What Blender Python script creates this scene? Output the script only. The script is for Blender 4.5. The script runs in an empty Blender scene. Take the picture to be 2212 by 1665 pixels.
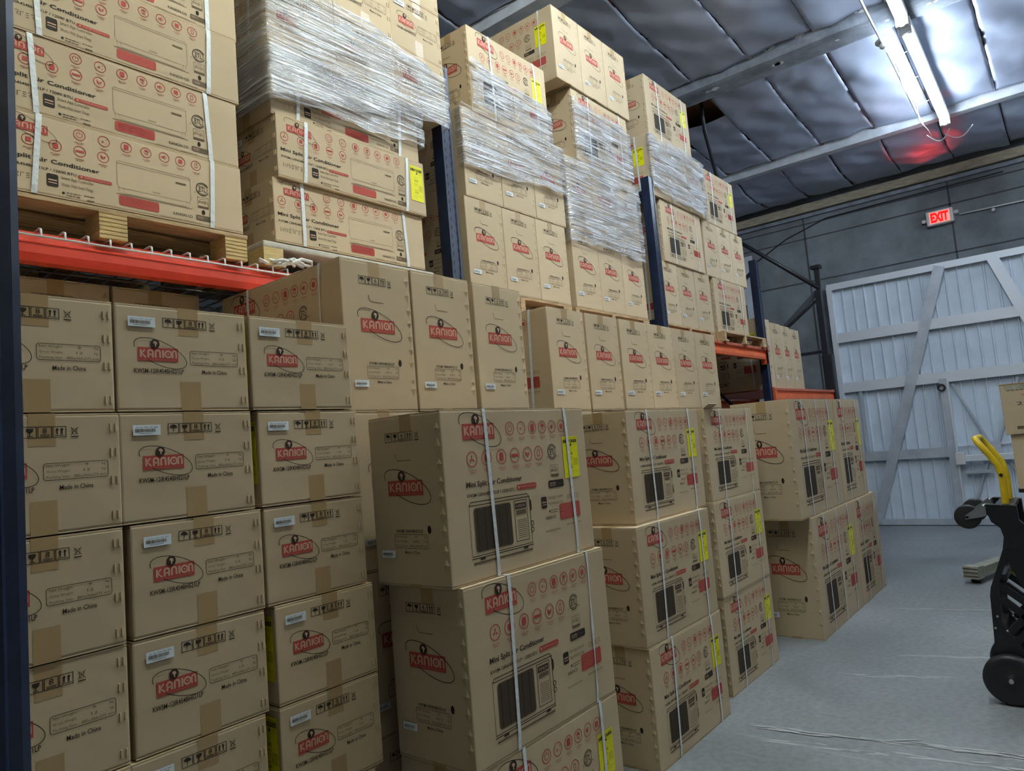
import bpy, bmesh, math, random
from mathutils import Vector, Matrix, noise
random.seed(7)
sc = bpy.context.scene
C = sc.collection
FL = 1.5                                   # camera height above the floor

# ------------------------------------------------------------------ camera
cam_d = bpy.data.cameras.new('camera')
cam = bpy.data.objects.new('camera', cam_d); C.objects.link(cam)
cam_d.sensor_width = 36.0; cam_d.lens = 36.0*1544.656/2212.0
cam_d.clip_start = 0.02
rv = Vector((0.6276596910782029, -0.7738936734287171, -0.08445054424111964))
dv = Vector((0.0158892187538016, 0.12119279841342612, -0.992501807726372))
fv = Vector((0.7783256676501223, 0.6216115248607678, 0.08836440028236592))
M = Matrix((rv, -dv, -fv)).transposed().to_4x4()
M.translation = Vector((0, 0, FL))
cam.matrix_world = M
sc.camera = cam

# ------------------------------------------------------------------ world, exposure
w = bpy.data.worlds.new('world'); sc.world = w; w.use_nodes = True
w.node_tree.nodes['Background'].inputs[0].default_value = (0.55, 0.65, 0.9, 1)
w.node_tree.nodes['Background'].inputs[1].default_value = 0.02
sc.view_settings.view_transform = 'Standard'
sc.view_settings.look = 'None'
sc.view_settings.gamma = 1.0
sc.view_settings.use_curve_mapping = False
sc.view_settings.exposure = 1.27
sc.cycles.max_bounces = 4; sc.cycles.diffuse_bounces = 3; sc.cycles.glossy_bounces = 2; sc.cycles.use_adaptive_sampling = True; sc.cycles.adaptive_threshold = 0.08; sc.cycles.use_light_tree = False; sc.cycles.transparent_max_bounces = 10
TUBE_POWER = 31.0                          # emission strength of the ceiling tubes

# ------------------------------------------------------------------ materials
MATS = {}
def mat(name, col, rough=0.6, metal=0.0, spec=0.5, bump=0.0, bscale=20.0, var=0.0, vscale=6.0,
        emit=None, alpha=1.0, stretch=None, objvar=0.0, detail=4.0, col2=None, bdist=0.01):
    m = bpy.data.materials.new(name); m.use_nodes = True
    nt = m.node_tree; N = nt.nodes; L = nt.links
    b = N['Principled BSDF']
    b.inputs['Base Color'].default_value = (*col, 1)
    b.inputs['Roughness'].default_value = rough
    b.inputs['Metallic'].default_value = metal
    b.inputs['Specular IOR Level'].default_value = spec
    b.inputs['Alpha'].default_value = alpha
    if emit:
        b.inputs['Emission Color'].default_value = (*emit[0], 1)
        b.inputs['Emission Strength'].default_value = emit[1]
    if var or bump or objvar:
        tc = N.new('ShaderNodeTexCoord')
        src = tc.outputs['Object']
        if stretch:
            mp = N.new('ShaderNodeMapping'); mp.inputs['Scale'].default_value = stretch
            L.new(src, mp.inputs[0]); src = mp.outputs[0]
    if var:
        n = N.new('ShaderNodeTexNoise'); n.inputs['Scale'].default_value = vscale
        n.inputs['Detail'].default_value = detail; n.inputs['Roughness'].default_value = 0.6
        L.new(src, n.inputs['Vector'])
        r = N.new('ShaderNodeValToRGB')
        c2 = col2 if col2 else tuple(c*(1-var) for c in col)
        c1 = col if col2 else tuple(min(1, c*(1+var*0.6)) for c in col)
        r.color_ramp.elements[0].position = 0.32; r.color_ramp.elements[0].color = (*c2, 1)
        r.color_ramp.elements[1].position = 0.68; r.color_ramp.elements[1].color = (*c1, 1)
        L.new(n.outputs['Fac'], r.inputs[0])
        out = r.outputs[0]
        if objvar:
            out = _objvar(N, L, out, objvar)
        L.new(out, b.inputs['Base Color'])
    elif objvar:
        rgb = N.new('ShaderNodeRGB'); rgb.outputs[0].default_value = (*col, 1)
        L.new(_objvar(N, L, rgb.outputs[0], objvar), b.inputs['Base Color'])
    if bump:
        n2 = N.new('ShaderNodeTexNoise'); n2.inputs['Scale'].default_value = bscale
        n2.inputs['Detail'].default_value = 1.5
        L.new(src, n2.inputs['Vector'])
        bp = N.new('ShaderNodeBump'); bp.inputs['Strength'].default_value = bump
        bp.inputs['Distance'].default_value = bdist
        L.new(n2.outputs['Fac'], bp.inputs['Height']); L.new(bp.outputs[0], b.inputs['Normal'])
    MATS[name] = m
    return m
def _objvar(N, L, out, amt):
    oi = N.new('ShaderNodeObjectInfo')
    mr = N.new('ShaderNodeMapRange'); mr.inputs['To Min'].default_value = 1-amt; mr.inputs['To Max'].default_value = 1+amt*0.5
    L.new(oi.outputs['Random'], mr.inputs['Value'])
    vm = N.new('ShaderNodeVectorMath'); vm.operation = 'SCALE'
    L.new(out, vm.inputs[0]); L.new(mr.outputs[0], vm.inputs['Scale'])
    return vm.outputs[0]

mat('kraft', (0.55, 0.435, 0.29), 0.75, spec=0.25, bump=0.35, bscale=7.0, objvar=0.10, bdist=0.012)
mat('kraft_edge', (0.60, 0.47, 0.31), 0.8, spec=0.2)
mat('ink_black', (0.035, 0.028, 0.022), 0.7, spec=0.2)
mat('ink_grey', (0.14, 0.105, 0.065), 0.7, spec=0.2)
mat('ink_red', (0.45, 0.075, 0.06), 0.7, spec=0.2)
mat('ink_pale_red', (0.46, 0.19, 0.13), 0.75, spec=0.2)
mat('ink_knockout', (0.60, 0.37, 0.27), 0.75, spec=0.2)
mat('tape', (0.40, 0.275, 0.135), 0.35)
mat('label_white', (0.72, 0.80, 0.88), 0.5)
mat('label_yellow', (0.80, 0.76, 0.0), 0.5)
mat('band_white', (0.72, 0.76, 0.80), 0.35, bump=0.3, bscale=60)
mat('hole_dark', (0.02, 0.012, 0.008), 0.9)
mat('rack_blue', (0.012, 0.022, 0.055), 0.35, bump=0.25, bscale=12, var=0.4, vscale=8)
mat('rack_black', (0.014, 0.016, 0.022), 0.4)
mat('beam_red', (0.66, 0.045, 0.018), 0.4, bump=0.1, bscale=8, var=0.15)
mat('beam_orange', (0.78, 0.14, 0.035), 0.45, var=0.15, bump=0.1)
mat('galv_wire', (0.80, 0.82, 0.85), 0.4)
mat('deck_orange', (0.55, 0.16, 0.10), 0.55)
mat('plywood', (0.62, 0.46, 0.20), 0.75, var=0.25, vscale=14, stretch=(1, 1, 12), bump=0.3, bscale=20)
mat('ply_line', (0.30, 0.18, 0.07), 0.8)
mat('pallet_wood', (0.50, 0.35, 0.19), 0.8, var=0.35, vscale=8, stretch=(1, 8, 8), bump=0.4, bscale=12)
mat('pallet_grey', (0.55, 0.53, 0.47), 0.7, var=0.2, vscale=10, bump=0.4, bscale=25)
mat('concrete_wall', (0.21, 0.235, 0.26), 0.85, var=0.30, vscale=2.2, bump=0.5, bscale=9, detail=8)
mat('concrete_groove', (0.075, 0.08, 0.09), 0.9)
mat('white_paint', (0.62, 0.66, 0.74), 0.6, var=0.15, vscale=3, bump=0.2, bscale=5)
mat('side_wall', (0.16, 0.17, 0.19), 0.85, var=0.2, vscale=2)
mat('door_sheet', (0.70, 0.79, 0.90), 0.5, var=0.08, vscale=3)
mat('door_frame', (0.58, 0.63, 0.70), 0.4, metal=0.25, var=0.15, vscale=4)
mat('rail_bright', (0.80, 0.84, 0.90), 0.4, metal=0.2)
mat('roof_wood', (0.20, 0.085, 0.055), 0.85, var=0.35, vscale=5, bump=0.3)
mat('ledger_wood', (0.46, 0.40, 0.30), 0.8, var=0.3, vscale=6, stretch=(6, 1, 6), bump=0.5, bscale=10)
mat('purlin_paint', (0.62, 0.66, 0.74), 0.55, var=0.22, vscale=5, bump=0.5, bscale=9)
mat('beam_paint', (0.27, 0.30, 0.36), 0.6, var=0.35, vscale=6, bump=0.6, bscale=7)
mat('peel_white', (0.78, 0.80, 0.82), 0.7)
mat('caster_rubber', (0.015, 0.016, 0.02), 0.45)
mat('truck_black', (0.010, 0.011, 0.015), 0.38, bump=0.15, bscale=40)
mat('truck_yellow', (0.72, 0.50, 0.015), 0.4, var=0.15, vscale=14)
mat('zinc', (0.55, 0.57, 0.60), 0.28, metal=0.9)
mat('leg_beige', (0.38, 0.37, 0.29), 0.55, var=0.3, vscale=16)
mat('sign_white', (0.75, 0.72, 0.74), 0.4)
mat('sign_panel', (0.85, 0.42, 0.38), 0.5, emit=((1.0, 0.32, 0.24), 0.28))
mat('sign_red', (0.5, 0.0, 0.0), 0.5, emit=((1.0, 0.0, 0.0), 0.42))
for nm_ in ('sign_panel', 'sign_red'): MATS[nm_].cycles.emission_sampling = 'NONE'
mat('tube_glow', (1, 1, 1), 0.5, emit=((0.76, 0.89, 1.0), TUBE_POWER))
mat('tube_glow_mid', (1, 1, 1), 0.5, emit=((0.76, 0.89, 1.0), TUBE_POWER*.35))
mat('fill_glow_dim', (1, 1, 1), 0.5, emit=((1.0, 0.82, 0.50), TUBE_POWER*.20))  # warm glow for the added fill tubes
mat('tube_glow_green', (1, 1, 1), 0.5, emit=((0.82, 0.94, 1.0), TUBE_POWER*1.8))
mat('tube_glow_warm', (1, 1, 1), 0.5, emit=((0.97, 1.0, 0.80), TUBE_POWER*1.7))
mat('fixture_white', (0.75, 0.78, 0.8), 0.45)
mat('cable_white', (0.75, 0.78, 0.8), 0.5)
mat('concrete_speck', (0.42, 0.44, 0.45), 0.8)

# wrinkled foil of the ceiling insulation
def foil():
    m = bpy.data.materials.new('foil'); m.use_nodes = True; N = m.node_tree.nodes; L = m.node_tree.links
    b = N['Principled BSDF']; b.inputs['Metallic'].default_value = 0.35; b.inputs['Roughness'].default_value = 0.5
    tc = N.new('ShaderNodeTexCoord')
    n = N.new('ShaderNodeTexNoise'); n.inputs['Scale'].default_value = 1.1; n.inputs['Detail'].default_value = 6
    n.inputs['Distortion'].default_value = 0.6
    L.new(tc.outputs['Object'], n.inputs['Vector'])
    r = N.new('ShaderNodeValToRGB'); r.color_ramp.elements[0].position = 0.3; r.color_ramp.elements[0].color = (0.36, 0.41, 0.53, 1)
    r.color_ramp.elements[1].position = 0.75; r.color_ramp.elements[1].color = (0.56, 0.61, 0.77, 1)
    L.new(n.outputs['Fac'], r.inputs[0]); L.new(r.outputs[0], b.inputs['Base Color'])
    n1 = N.new('ShaderNodeTexNoise'); n1.noise_type = 'RIDGED_MULTIFRACTAL'; n1.inputs['Scale'].default_value = 1.6; n1.inputs['Detail'].default_value = 3; n1.inputs['Distortion'].default_value = 0.5
    n2 = N.new('ShaderNodeTexVoronoi'); n2.inputs['Scale'].default_value = 2.2; n2.feature = 'SMOOTH_F1'
    L.new(tc.outputs['Object'], n1.inputs['Vector']); L.new(tc.outputs['Object'], n2.inputs['Vector'])
    ad = N.new('ShaderNodeMath'); ad.operation = 'MULTIPLY_ADD'; ad.inputs[1].default_value = 0.35
    L.new(n2.outputs['Distance'], ad.inputs[0]); L.new(n1.outputs['Fac'], ad.inputs[2])
    bp = N.new('ShaderNodeBump'); bp.inputs['Strength'].default_value = 0.5; bp.inputs['Distance'].default_value = 0.035
    L.new(ad.outputs[0], bp.inputs['Height']); L.new(bp.outputs[0], b.inputs['Normal'])
    MATS['foil'] = m
foil()

# clear stretch film: thin, streaked, glossy
def film():
    m = bpy.data.materials.new('stretch_film'); m.use_nodes = True; N = m.node_tree.nodes; L = m.node_tree.links
    for n in list(N): N.remove(n)
    out = N.new('ShaderNodeOutputMaterial'); mix = N.new('ShaderNodeMixShader')
    tr = N.new('ShaderNodeBsdfTransparent'); gl = N.new('ShaderNodeBsdfGlossy'); df = N.new('ShaderNodeBsdfDiffuse')
    m2 = N.new('ShaderNodeMixShader'); m2.inputs[0].default_value = 0.35
    gl.inputs['Roughness'].default_value = 0.15; gl.inputs['Color'].default_value = (1, 1, 1, 1)
    df.inputs['Color'].default_value = (0.88, 0.90, 0.95, 1)  # white diffuse share stands in for part of the tube glare
    tr.inputs['Color'].default_value = (0.93, 0.93, 0.96, 1)
    tc = N.new('ShaderNodeTexCoord'); mp = N.new('ShaderNodeMapping')
    mp.inputs['Rotation'].default_value = (0, math.radians(5), 0)
    mp.inputs['Scale'].default_value = (2.2, 2.2, 55)
    L.new(tc.outputs['Object'], mp.inputs[0])
    n1 = N.new('ShaderNodeTexNoise'); n1.inputs['Scale'].default_value = 1.6; n1.inputs['Detail'].default_value = 5; n1.inputs['Distortion'].default_value = 0.4
    L.new(mp.outputs[0], n1.inputs['Vector'])
    n3 = N.new('ShaderNodeTexNoise'); n3.inputs['Scale'].default_value = 5; n3.inputs['Detail'].default_value = 3
    L.new(tc.outputs['Object'], n3.inputs['Vector'])
    add = N.new('ShaderNodeMath'); add.operation = 'ADD'; L.new(n1.outputs['Fac'], add.inputs[0])
    sc3 = N.new('ShaderNodeMath'); sc3.operation = 'MULTIPLY'; sc3.inputs[1].default_value = 0.5
    L.new(n3.outputs['Fac'], sc3.inputs[0]); L.new(sc3.outputs[0], add.inputs[1])
    rp = N.new('ShaderNodeValToRGB')
    rp.color_ramp.elements[0].position = 0.60; rp.color_ramp.elements[0].color = (0.13,)*3+(1,)
    rp.color_ramp.elements[1].position = 0.86; rp.color_ramp.elements[1].color = (0.92,)*3+(1,)
    L.new(add.outputs[0], rp.inputs[0]); L.new(rp.outputs[0], mix.inputs[0])
    bp = N.new('ShaderNodeBump'); bp.inputs['Strength'].default_value = 1.0; bp.inputs['Distance'].default_value = 0.028
    L.new(add.outputs[0], bp.inputs['Height'])
    L.new(bp.outputs[0], gl.inputs['Normal']); L.new(bp.outputs[0], df.inputs['Normal'])
    L.new(gl.outputs[0], m2.inputs[1]); L.new(df.outputs[0], m2.inputs[2])
    L.new(tr.outputs[0], mix.inputs[1]); L.new(m2.outputs[0], mix.inputs[2]); L.new(mix.outputs[0], out.inputs[0])
    MATS['stretch_film'] = m
film()

def floor_mat():
    m = mat('floor_concrete', (0.31, 0.33, 0.345), 0.5, spec=0.4)
    N = m.node_tree.nodes; L = m.node_tree.links; b = N['Principled BSDF']
    tc = N.new('ShaderNodeTexCoord')
    def noise(s, d, dist=0):
        n = N.new('ShaderNodeTexNoise'); n.inputs['Scale'].default_value = s; n.inputs['Detail'].default_value = d
        n.inputs['Distortion'].default_value = dist; L.new(tc.outputs['Object'], n.inputs['Vector']); return n
    n1 = noise(0.9, 8, 0.4); n2 = noise(30, 4)
    r = N.new('ShaderNodeValToRGB'); r.color_ramp.elements[0].position = 0.3; r.color_ramp.elements[0].color = (0.17, 0.187, 0.195, 1)
    r.color_ramp.elements[1].position = 0.72; r.color_ramp.elements[1].color = (0.29, 0.31, 0.32, 1)
    L.new(n1.outputs['Fac'], r.inputs[0])
    mx = N.new('ShaderNodeMix'); mx.data_type = 'RGBA'; mx.blend_type = 'OVERLAY'; mx.inputs['Factor'].default_value = 0.35
    L.new(r.outputs[0], mx.inputs['A']); L.new(n2.outputs['Fac'], mx.inputs['B'])
    # pale scuffs: stretched noise, thresholded
    mp = N.new('ShaderNodeMapping'); mp.inputs['Scale'].default_value = (9, 0.7, 1); mp.inputs['Rotation'].default_value = (0, 0, 0.25)
    L.new(tc.outputs['Object'], mp.inputs[0]); n3 = N.new('ShaderNodeTexNoise'); n3.inputs['Scale'].default_value = 1.0; n3.inputs['Detail'].default_value = 5
    L.new(mp.outputs[0], n3.inputs['Vector'])
    r3 = N.new('ShaderNodeValToRGB'); r3.color_ramp.elements[0].position = 0.64; r3.color_ramp.elements[0].color = (0, 0, 0, 1)
    r3.color_ramp.elements[1].position = 0.74; r3.color_ramp.elements[1].color = (0.45, 0.45, 0.45, 1)
    L.new(n3.outputs['Fac'], r3.inputs[0])
    mx2 = N.new('ShaderNodeMix'); mx2.data_type = 'RGBA'; L.new(r3.outputs[0], mx2.inputs['Factor'])
    L.new(mx.outputs['Result'], mx2.inputs['A']); mx2.inputs['B'].default_value = (0.46, 0.48, 0.49, 1)
    L.new(mx2.outputs['Result'], b.inputs['Base Color'])
    rr = N.new('ShaderNodeMapRange'); rr.inputs['To Min'].default_value = 0.38; rr.inputs['To Max'].default_value = 0.7
    L.new(n1.outputs['Fac'], rr.inputs['Value']); L.new(rr.outputs[0], b.inputs['Roughness'])
    bp = N.new('ShaderNodeBump'); bp.inputs['Strength'].default_value = 0.2; bp.inputs['Distance'].default_value = 0.01
    L.new(n2.outputs['Fac'], bp.inputs['Height']); L.new(bp.outputs[0], b.inputs['Normal'])
floor_mat()

# ------------------------------------------------------------------ mesh builder
class MB:
    def __init__(s): s.v = []; s.f = []; s.m = []; s.mats = []; s.sm = []
    def mi(s, name):
        if name not in s.mats: s.mats.append(name)
        return s.mats.index(name)
    def add(s, verts, faces, m, smooth=False):
        o = len(s.v); s.v += [tuple(v) for v in verts]; k = s.mi(m)
        for f in faces: s.f.append([i+o for i in f]); s.m.append(k); s.sm.append(smooth)
    def box(s, a, b, m, bev=0.0, mtx=None):
        x0, y0, z0 = a; x1, y1, z1 = b
        bm = bmesh.new()
        vs = [bm.verts.new(p) for p in ((x0,y0,z0),(x1,y0,z0),(x1,y1,z0),(x0,y1,z0),(x0,y0,z1),(x1,y0,z1),(x1,y1,z1),(x0,y1,z1))]
        for f in ((0,3,2,1),(4,5,6,7),(0,1,5,4),(1,2,6,5),(2,3,7,6),(3,0,4,7)): bm.faces.new([vs[i] for i in f])
        if bev: bmesh.ops.bevel(bm, geom=list(bm.edges), offset=bev, segments=2, affect='EDGES', profile=0.6)
        s.from_bm(bm, m, mtx)
    def from_bm(s, bm, m, mtx=None, smooth=False):
        bm.verts.index_update()
        vs = [(mtx @ v.co) if mtx else v.co.copy() for v in bm.verts]
        s.add(vs, [[v.index for v in f.verts] for f in bm.faces], m, smooth); bm.free()
    def tube(s, pts, r, m, seg=10, caps=True, flat=None):
        pts = [Vector(p) for p in pts]; rings = []
        rs = r if isinstance(r, (list, tuple)) else [r]*len(pts)
        t0 = (pts[1]-pts[0]).normalized()
        up = Vector((0, 0, 1)) if abs(t0.z) < 0.9 else Vector((1, 0, 0))
        n = t0.cross(up).normalized()
        for i, p in enumerate(pts):
            t = (pts[min(i+1, len(pts)-1)]-pts[max(i-1, 0)]).normalized()
            n = (n - t*n.dot(t)).normalized(); b = t.cross(n)
            rings.append([p + n*math.cos(2*math.pi*k/seg)*rs[i] + b*math.sin(2*math.pi*k/seg)*rs[i]*(flat or 1) for k in range(seg)])
        vs = [v for rg in rings for v in rg]; fs = []
        for i in range(len(pts)-1):
            for k in range(seg):
                a = i*seg+k; b_ = i*seg+(k+1) % seg
                fs.append([a, b_, b_+seg, a+seg])
        if caps: fs.append(list(range(seg))[::-1]); fs.append([(len(pts)-1)*seg+k for k in range(seg)])
        s.add(vs, fs, m, True)
    def prism(s, poly, axis, a, b, m):      # poly: 2D outline; axis: the axis it is extruded along, from a to b
        n = len(poly)
        def P(u, v, t): return {'x': (t, u, v), 'y': (u, t, v), 'z': (u, v, t)}[axis]
        vs = [P(u, v, a) for u, v in poly]+[P(u, v, b) for u, v in poly]
        fs = [list(range(n))[::-1], [n+i for i in range(n)]]+[[i, (i+1) % n, n+(i+1) % n, n+i] for i in range(n)]
        s.add(vs, fs, m)
    def disc(s, c, r, axis, h, m, seg=32, bev=0.0):   # cylinder with rounded rim about an axis, centred at c
        prof = [(-h/2, 0.0), (-h/2, r-bev), (-h/2+bev, r), (h/2-bev, r), (h/2, r-bev), (h/2, 0.0)] if bev else [(-h/2, 0), (-h/2, r), (h/2, r), (h/2, 0)]
        s.lathe(c, prof, axis, m, seg)
    def lathe(s, c, prof, axis, m, seg=32):
        vs = []; fs = []
        for t, rr in prof:
            for k in range(seg):
                a = 2*math.pi*k/seg; u, v = rr*math.cos(a), rr*math.sin(a)
                o = {'x': (t, u, v), 'y': (v, t, u), 'z': (u, v, t)}[axis]
                vs.append((c[0]+o[0], c[1]+o[1], c[2]+o[2]))
        for i in range(len(prof)-1):
            for k in range(seg):
                fs.append([i*seg+k, i*seg+(k+1) % seg, (i+1)*seg+(k+1) % seg, (i+1)*seg+k])
        s.add(vs, fs, m, True)
    def mesh(s, name):
        me = bpy.data.meshes.new(name); me.from_pydata(s.v, [], s.f)
        for n in s.mats: me.materials.append(MATS[n])
        me.polygons.foreach_set('material_index', s.m); me.polygons.foreach_set('use_smooth', s.sm)
        me.update(); return me
    def obj(s, name, parent=None, loc=None):
        o = bpy.data.objects.new(name, s.mesh(name)); C.objects.link(o)
        if parent: o.parent = parent
        if loc: o.location = loc
        return o

def thing(name, label, cat, loc=(0, 0, 0), rz=0, group=None):
    o = bpy.data.objects.new(name, None); C.objects.link(o); o.empty_display_size = 0.1
    o.location = loc; o.rotation_euler = (0, 0, rz); o['label'] = label; o['category'] = cat
    if group: o['group'] = group
    return o
def tag(o, label, cat, group=None):
    o['label'] = label; o['category'] = cat
    if group: o['group'] = group
    return o
def struct(o): o['kind'] = 'structure'; return o

# ------------------------------------------------------------------ the room (z from the floor)
WX = 11.2; WY = 5.34; RY = -5.5; BX = -3.0
def roof(x): return FL + 4.278 - 0.09*x
b = MB(); b.box((BX-.2, RY-.2, -0.2), (WX+.2, WY+.2, 0.0), 'floor_concrete'); struct(b.obj('floor'))
fl0 = bpy.data.objects['floor']; rnd = random.Random(9)
for x0, ya, x1, yb, nn in ((3.63, 1.45, 3.85, .1, 90), (3.50, 1.35, 3.70, .2, 30), (6.30, 1.40, 6.55, .2, 60), (4.60, 1.3, 4.75, .8, 14), (5.1, 1.1, 5.2, .7, 10)):
    b = MB()
    for k in range(nn):
        t = rnd.random(); x = x0+(x1-x0)*t+rnd.gauss(0, .012); y = ya+(yb-ya)*t; l_ = rnd.uniform(.02, .11); h = rnd.uniform(.002, .009); a = math.atan2(x1-x0, yb-ya)+rnd.gauss(0, .12)
        c_, s_ = math.cos(a), math.sin(a)
        b.add([(x+u*s_+v*c_, y+u*c_-v*s_, .0006+.00004*k) for u, v in ((-l_, 0), (-l_*.5, h), (l_*.6, h*.8), (l_, 0), (l_*.4, -h), (-l_*.6, -h*.7))][::-1], [[0, 1, 2, 3, 4, 5]], 'concrete_speck')
    b.obj('floor_scuff', fl0)
# far wall of concrete with form lines
b = MB(); b.box((WX, RY-.2, 0), (WX+.2, WY+.2, 5.0), 'concrete_wall')
for z in (3.62, 4.28, 4.5): b.box((WX-.006, RY, z), (WX+.001, WY, z+.018), 'concrete_groove')
for y in (3.02, 1.12, -0.8): b.box((WX-.006, y, 0), (WX+.001, y+.022, 4.7), 'concrete_groove')
wf = b.obj('wall_far'); struct(wf)
b = MB(); b.box((BX-.2, WY, 0), (WX, WY+.2, 6.2), 'side_wall'); struct(b.obj('wall_left'))
b = MB(); b.box((BX-.2, RY-.2, 0), (WX, RY, 6.2), 'side_wall'); struct(b.obj('wall_right'))
b = MB(); b.box((BX-.2, RY, 0), (BX, WY, 6.2), 'side_wall'); struct(b.obj('wall_back'))
b = MB(); b.box((WX-.04, 3.86, 0), (WX-.012, WY-.2, FL+2.72), 'white_paint'); tag(b.obj('white_panel'), 'white panel against the concrete wall, seen between the cartons and the far upright', 'panel')
# timber ledger along the top of the far wall
b = MB(); b.box((WX-.09, RY, roof(WX)-.10), (WX, WY, roof(WX)+.02), 'ledger_wood')
b.box((WX-.05, RY, roof(WX)-.17), (WX, WY, roof(WX)-.12), 'beam_paint'); struct(b.obj('trim_1'))
# roof deck
ce = MB()
vs = [(x, y, roof(x)+dz) for dz in (.30, .45) for x, y in ((BX-.2, RY-.2), (WX+.2, RY-.2), (WX+.2, WY+.2), (BX-.2, WY+.2))]
ce.add(vs, [[0,1,2,3],[7,6,5,4],[0,4,5,1],[1,5,6,2],[2,6,7,3],[3,7,4,0]], 'roof_wood')
ceiling = ce.obj('ceiling'); struct(ceiling)
BEAMS = [(-2.0, .3, 'purlin_paint'), (0.1, .16, 'purlin_paint'), (2.55, .3, 'beam_paint'), (5.0, .24, 'purlin_paint'), (7.27, .34, 'beam_paint'), (9.62, .13, 'purlin_paint')]
for x, wd, mn in BEAMS:
    b = MB(); z = roof(x)
    b.box((x-wd/2, RY, z), (x+wd/2, WY, z+.30), mn, bev=0.05 if mn == 'beam_paint' else 0.008)
    if mn == 'beam_paint':
        rnd = random.Random(int(x*10))
        for k in range(22):          # peeled paint flakes
            y = rnd.uniform(0.4, 3.4); u = rnd.choice((0, 1)); r = rnd.uniform(.006, .03)
            pts = [(y+r*1.8*math.cos(a)*rnd.uniform(.5, 1.2), r*math.sin(a)*rnd.uniform(.5, 1.1)) for a in [i*math.pi/5 for i in range(10)]]
            if u: b.add([(x-wd/2-.002, py, z+.12+pz) for py, pz in pts], [list(range(10))], 'peel_white')
            else: b.add([(x+pz*1.6-.04, py, z-.002) for py, pz in pts], [list(range(10))], 'peel_white')
    b.obj('purlin', ceiling)
# joists between the purlins and foil insulation sheets hung below the deck
xs = [BX]+[x for x, _, _ in BEAMS]+[WX-.09]
wd = [0]+[w_/2 for _, w_, _ in BEAMS]+[0]
seams = [5.34, 4.72, 4.10, 3.48, 2.86, 2.24, 1.62, 1.0, 0.38, -0.24, -1.48, -2.72, -3.96, -5.2]
for i in range(len(xs)-1):
    xa, xb = xs[i]+wd[i], xs[i+1]-wd[i+1]
    if xb <= BX: continue
    for j in range(len(seams)-1):
        y1, y0 = seams[j], seams[j+1]
        b = MB(); b.add([(x, y1+dy, roof(x)+dz) for x in (xa, xb) for dy, dz in ((-.02, .10), (.02, .10), (.02, .30), (-.02, .30))],
                        [[0,1,5,4],[1,2,6,5],[2,3,7,6],[3,0,4,7]], 'roof_wood'); b.obj('joist', ceiling)
        rnd = random.Random(i*40+j); nx, ny = 44, 18
        ga = rnd.uniform(0.0, .05); gb = rnd.uniform(.01, .06)
        if i == 5 and j == 3: ga = 0.55                      # the sheet that stops short and shows the deck
        if i == 5 and j in (3, 4, 5): gb = .10
        sag = rnd.uniform(.005, .035); ph = rnd.uniform(0, 6); tilt = rnd.uniform(-.02, .02)
        vs = []
        for a in range(nx+1):
            for c in range(ny+1):
                s, t = a/nx, c/ny
                x = xa+ga+(xb-gb-xa-ga)*s; y = y0+.004+(y1-y0-.008)*t
                z = roof(x)+.085-sag*math.sin(math.pi*s)*(.75+.25*math.sin(math.pi*t))+tilt*(t-.5)
                nv = Vector((x*1.5+7*j, y*1.5, i)); z += .028*abs(noise.noise(nv))+.012*abs(noise.noise(nv*3.1))+.004*noise.noise(nv*9)-.012
                z += .010*math.sin(9*s+ph+4*t)*math.sin(5*t+ph) + .006*math.sin(23*s+7*t+ph)
                edge = max(0, abs(t-.5)*2-.85)/.15; z += edge*rnd.uniform(-.006, .012)
                if i == 6: z -= .05*math.sin(math.pi*s)
                vs.append((x, y, z))
        fs = [[a*(ny+1)+c, a*(ny+1)+c+1, (a+1)*(ny+1)+c+1, (a+1)*(ny+1)+c] for a in range(nx) for c in range(ny)]
        b = MB(); b.add(vs, fs, 'foil', True); o = b.obj('insulation_sheet', ceiling)
        sd = o.modifiers.new('thick', 'SOLIDIFY'); sd.thickness = 0.004; sd.offset = 1

# ------------------------------------------------------------------ sliding yard door in the far wall
DX = 11.12
b = MB(); y1, y0 = 2.79, -0.72; pitch = .145; y = y0; prof = []
while y < y1:
    prof += [(y, 0), (y+pitch-.035, 0), (y+pitch-.026, -.016), (y+pitch-.010, -.016)]; y += pitch
prof = [(min(p, y1), d) for p, d in prof]
vs = [(DX+.03+d, y, z) for z in (0.03, FL+1.98) for y, d in prof]; n = len(prof)
b.add(vs, [[i, i+1, n+i+1, n+i] for i in range(n-1)], 'door_sheet')
door = b.obj('door_1'); struct(door)
def bar(p, q, wdt, dep, m, name, parent, x=DX):
    (ya, za), (yb, zb) = p, q; d = Vector((yb-ya, zb-za)).normalized()*1.0; nn = Vector((-d.y, d.x))*wdt/2
    b = MB(); b.prism([(ya-nn.x, za-nn.y), (yb-nn.x, zb-nn.y), (yb+nn.x, zb+nn.y), (ya+nn.x, za+nn.y)], 'x', x-dep, x, m)
    return b.obj(name, parent)
for z, hw in ((FL+1.96, .09), (FL+1.20, .14), (FL+.47, .14)): bar((2.79, z), (-.72, z), hw, .05, 'rail_bright' , 'door_rail', door)
bar((2.62, FL-.53), (1.45, FL-.53), .13, .045, 'door_frame', 'door_rail', door)
bar((2.79, .05), (-.72, .05), .08, .05, 'door_frame', 'door_rail', door)
bar((2.76, .02), (2.76, FL+1.96), .07, .06, 'rail_bright', 'door_stile', door)
bar((2.51, FL-.5), (2.51, FL+.44), .045, .035, 'door_frame', 'door_stile', door)
bar((1.34, FL+1.96), (2.50, .06), .13, .065, 'door_frame', 'diagonal_brace', door)
bar((.75, FL+1.96), (-.36, .06), .13, .065, 'rail_bright', 'diagonal_brace', door)
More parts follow.
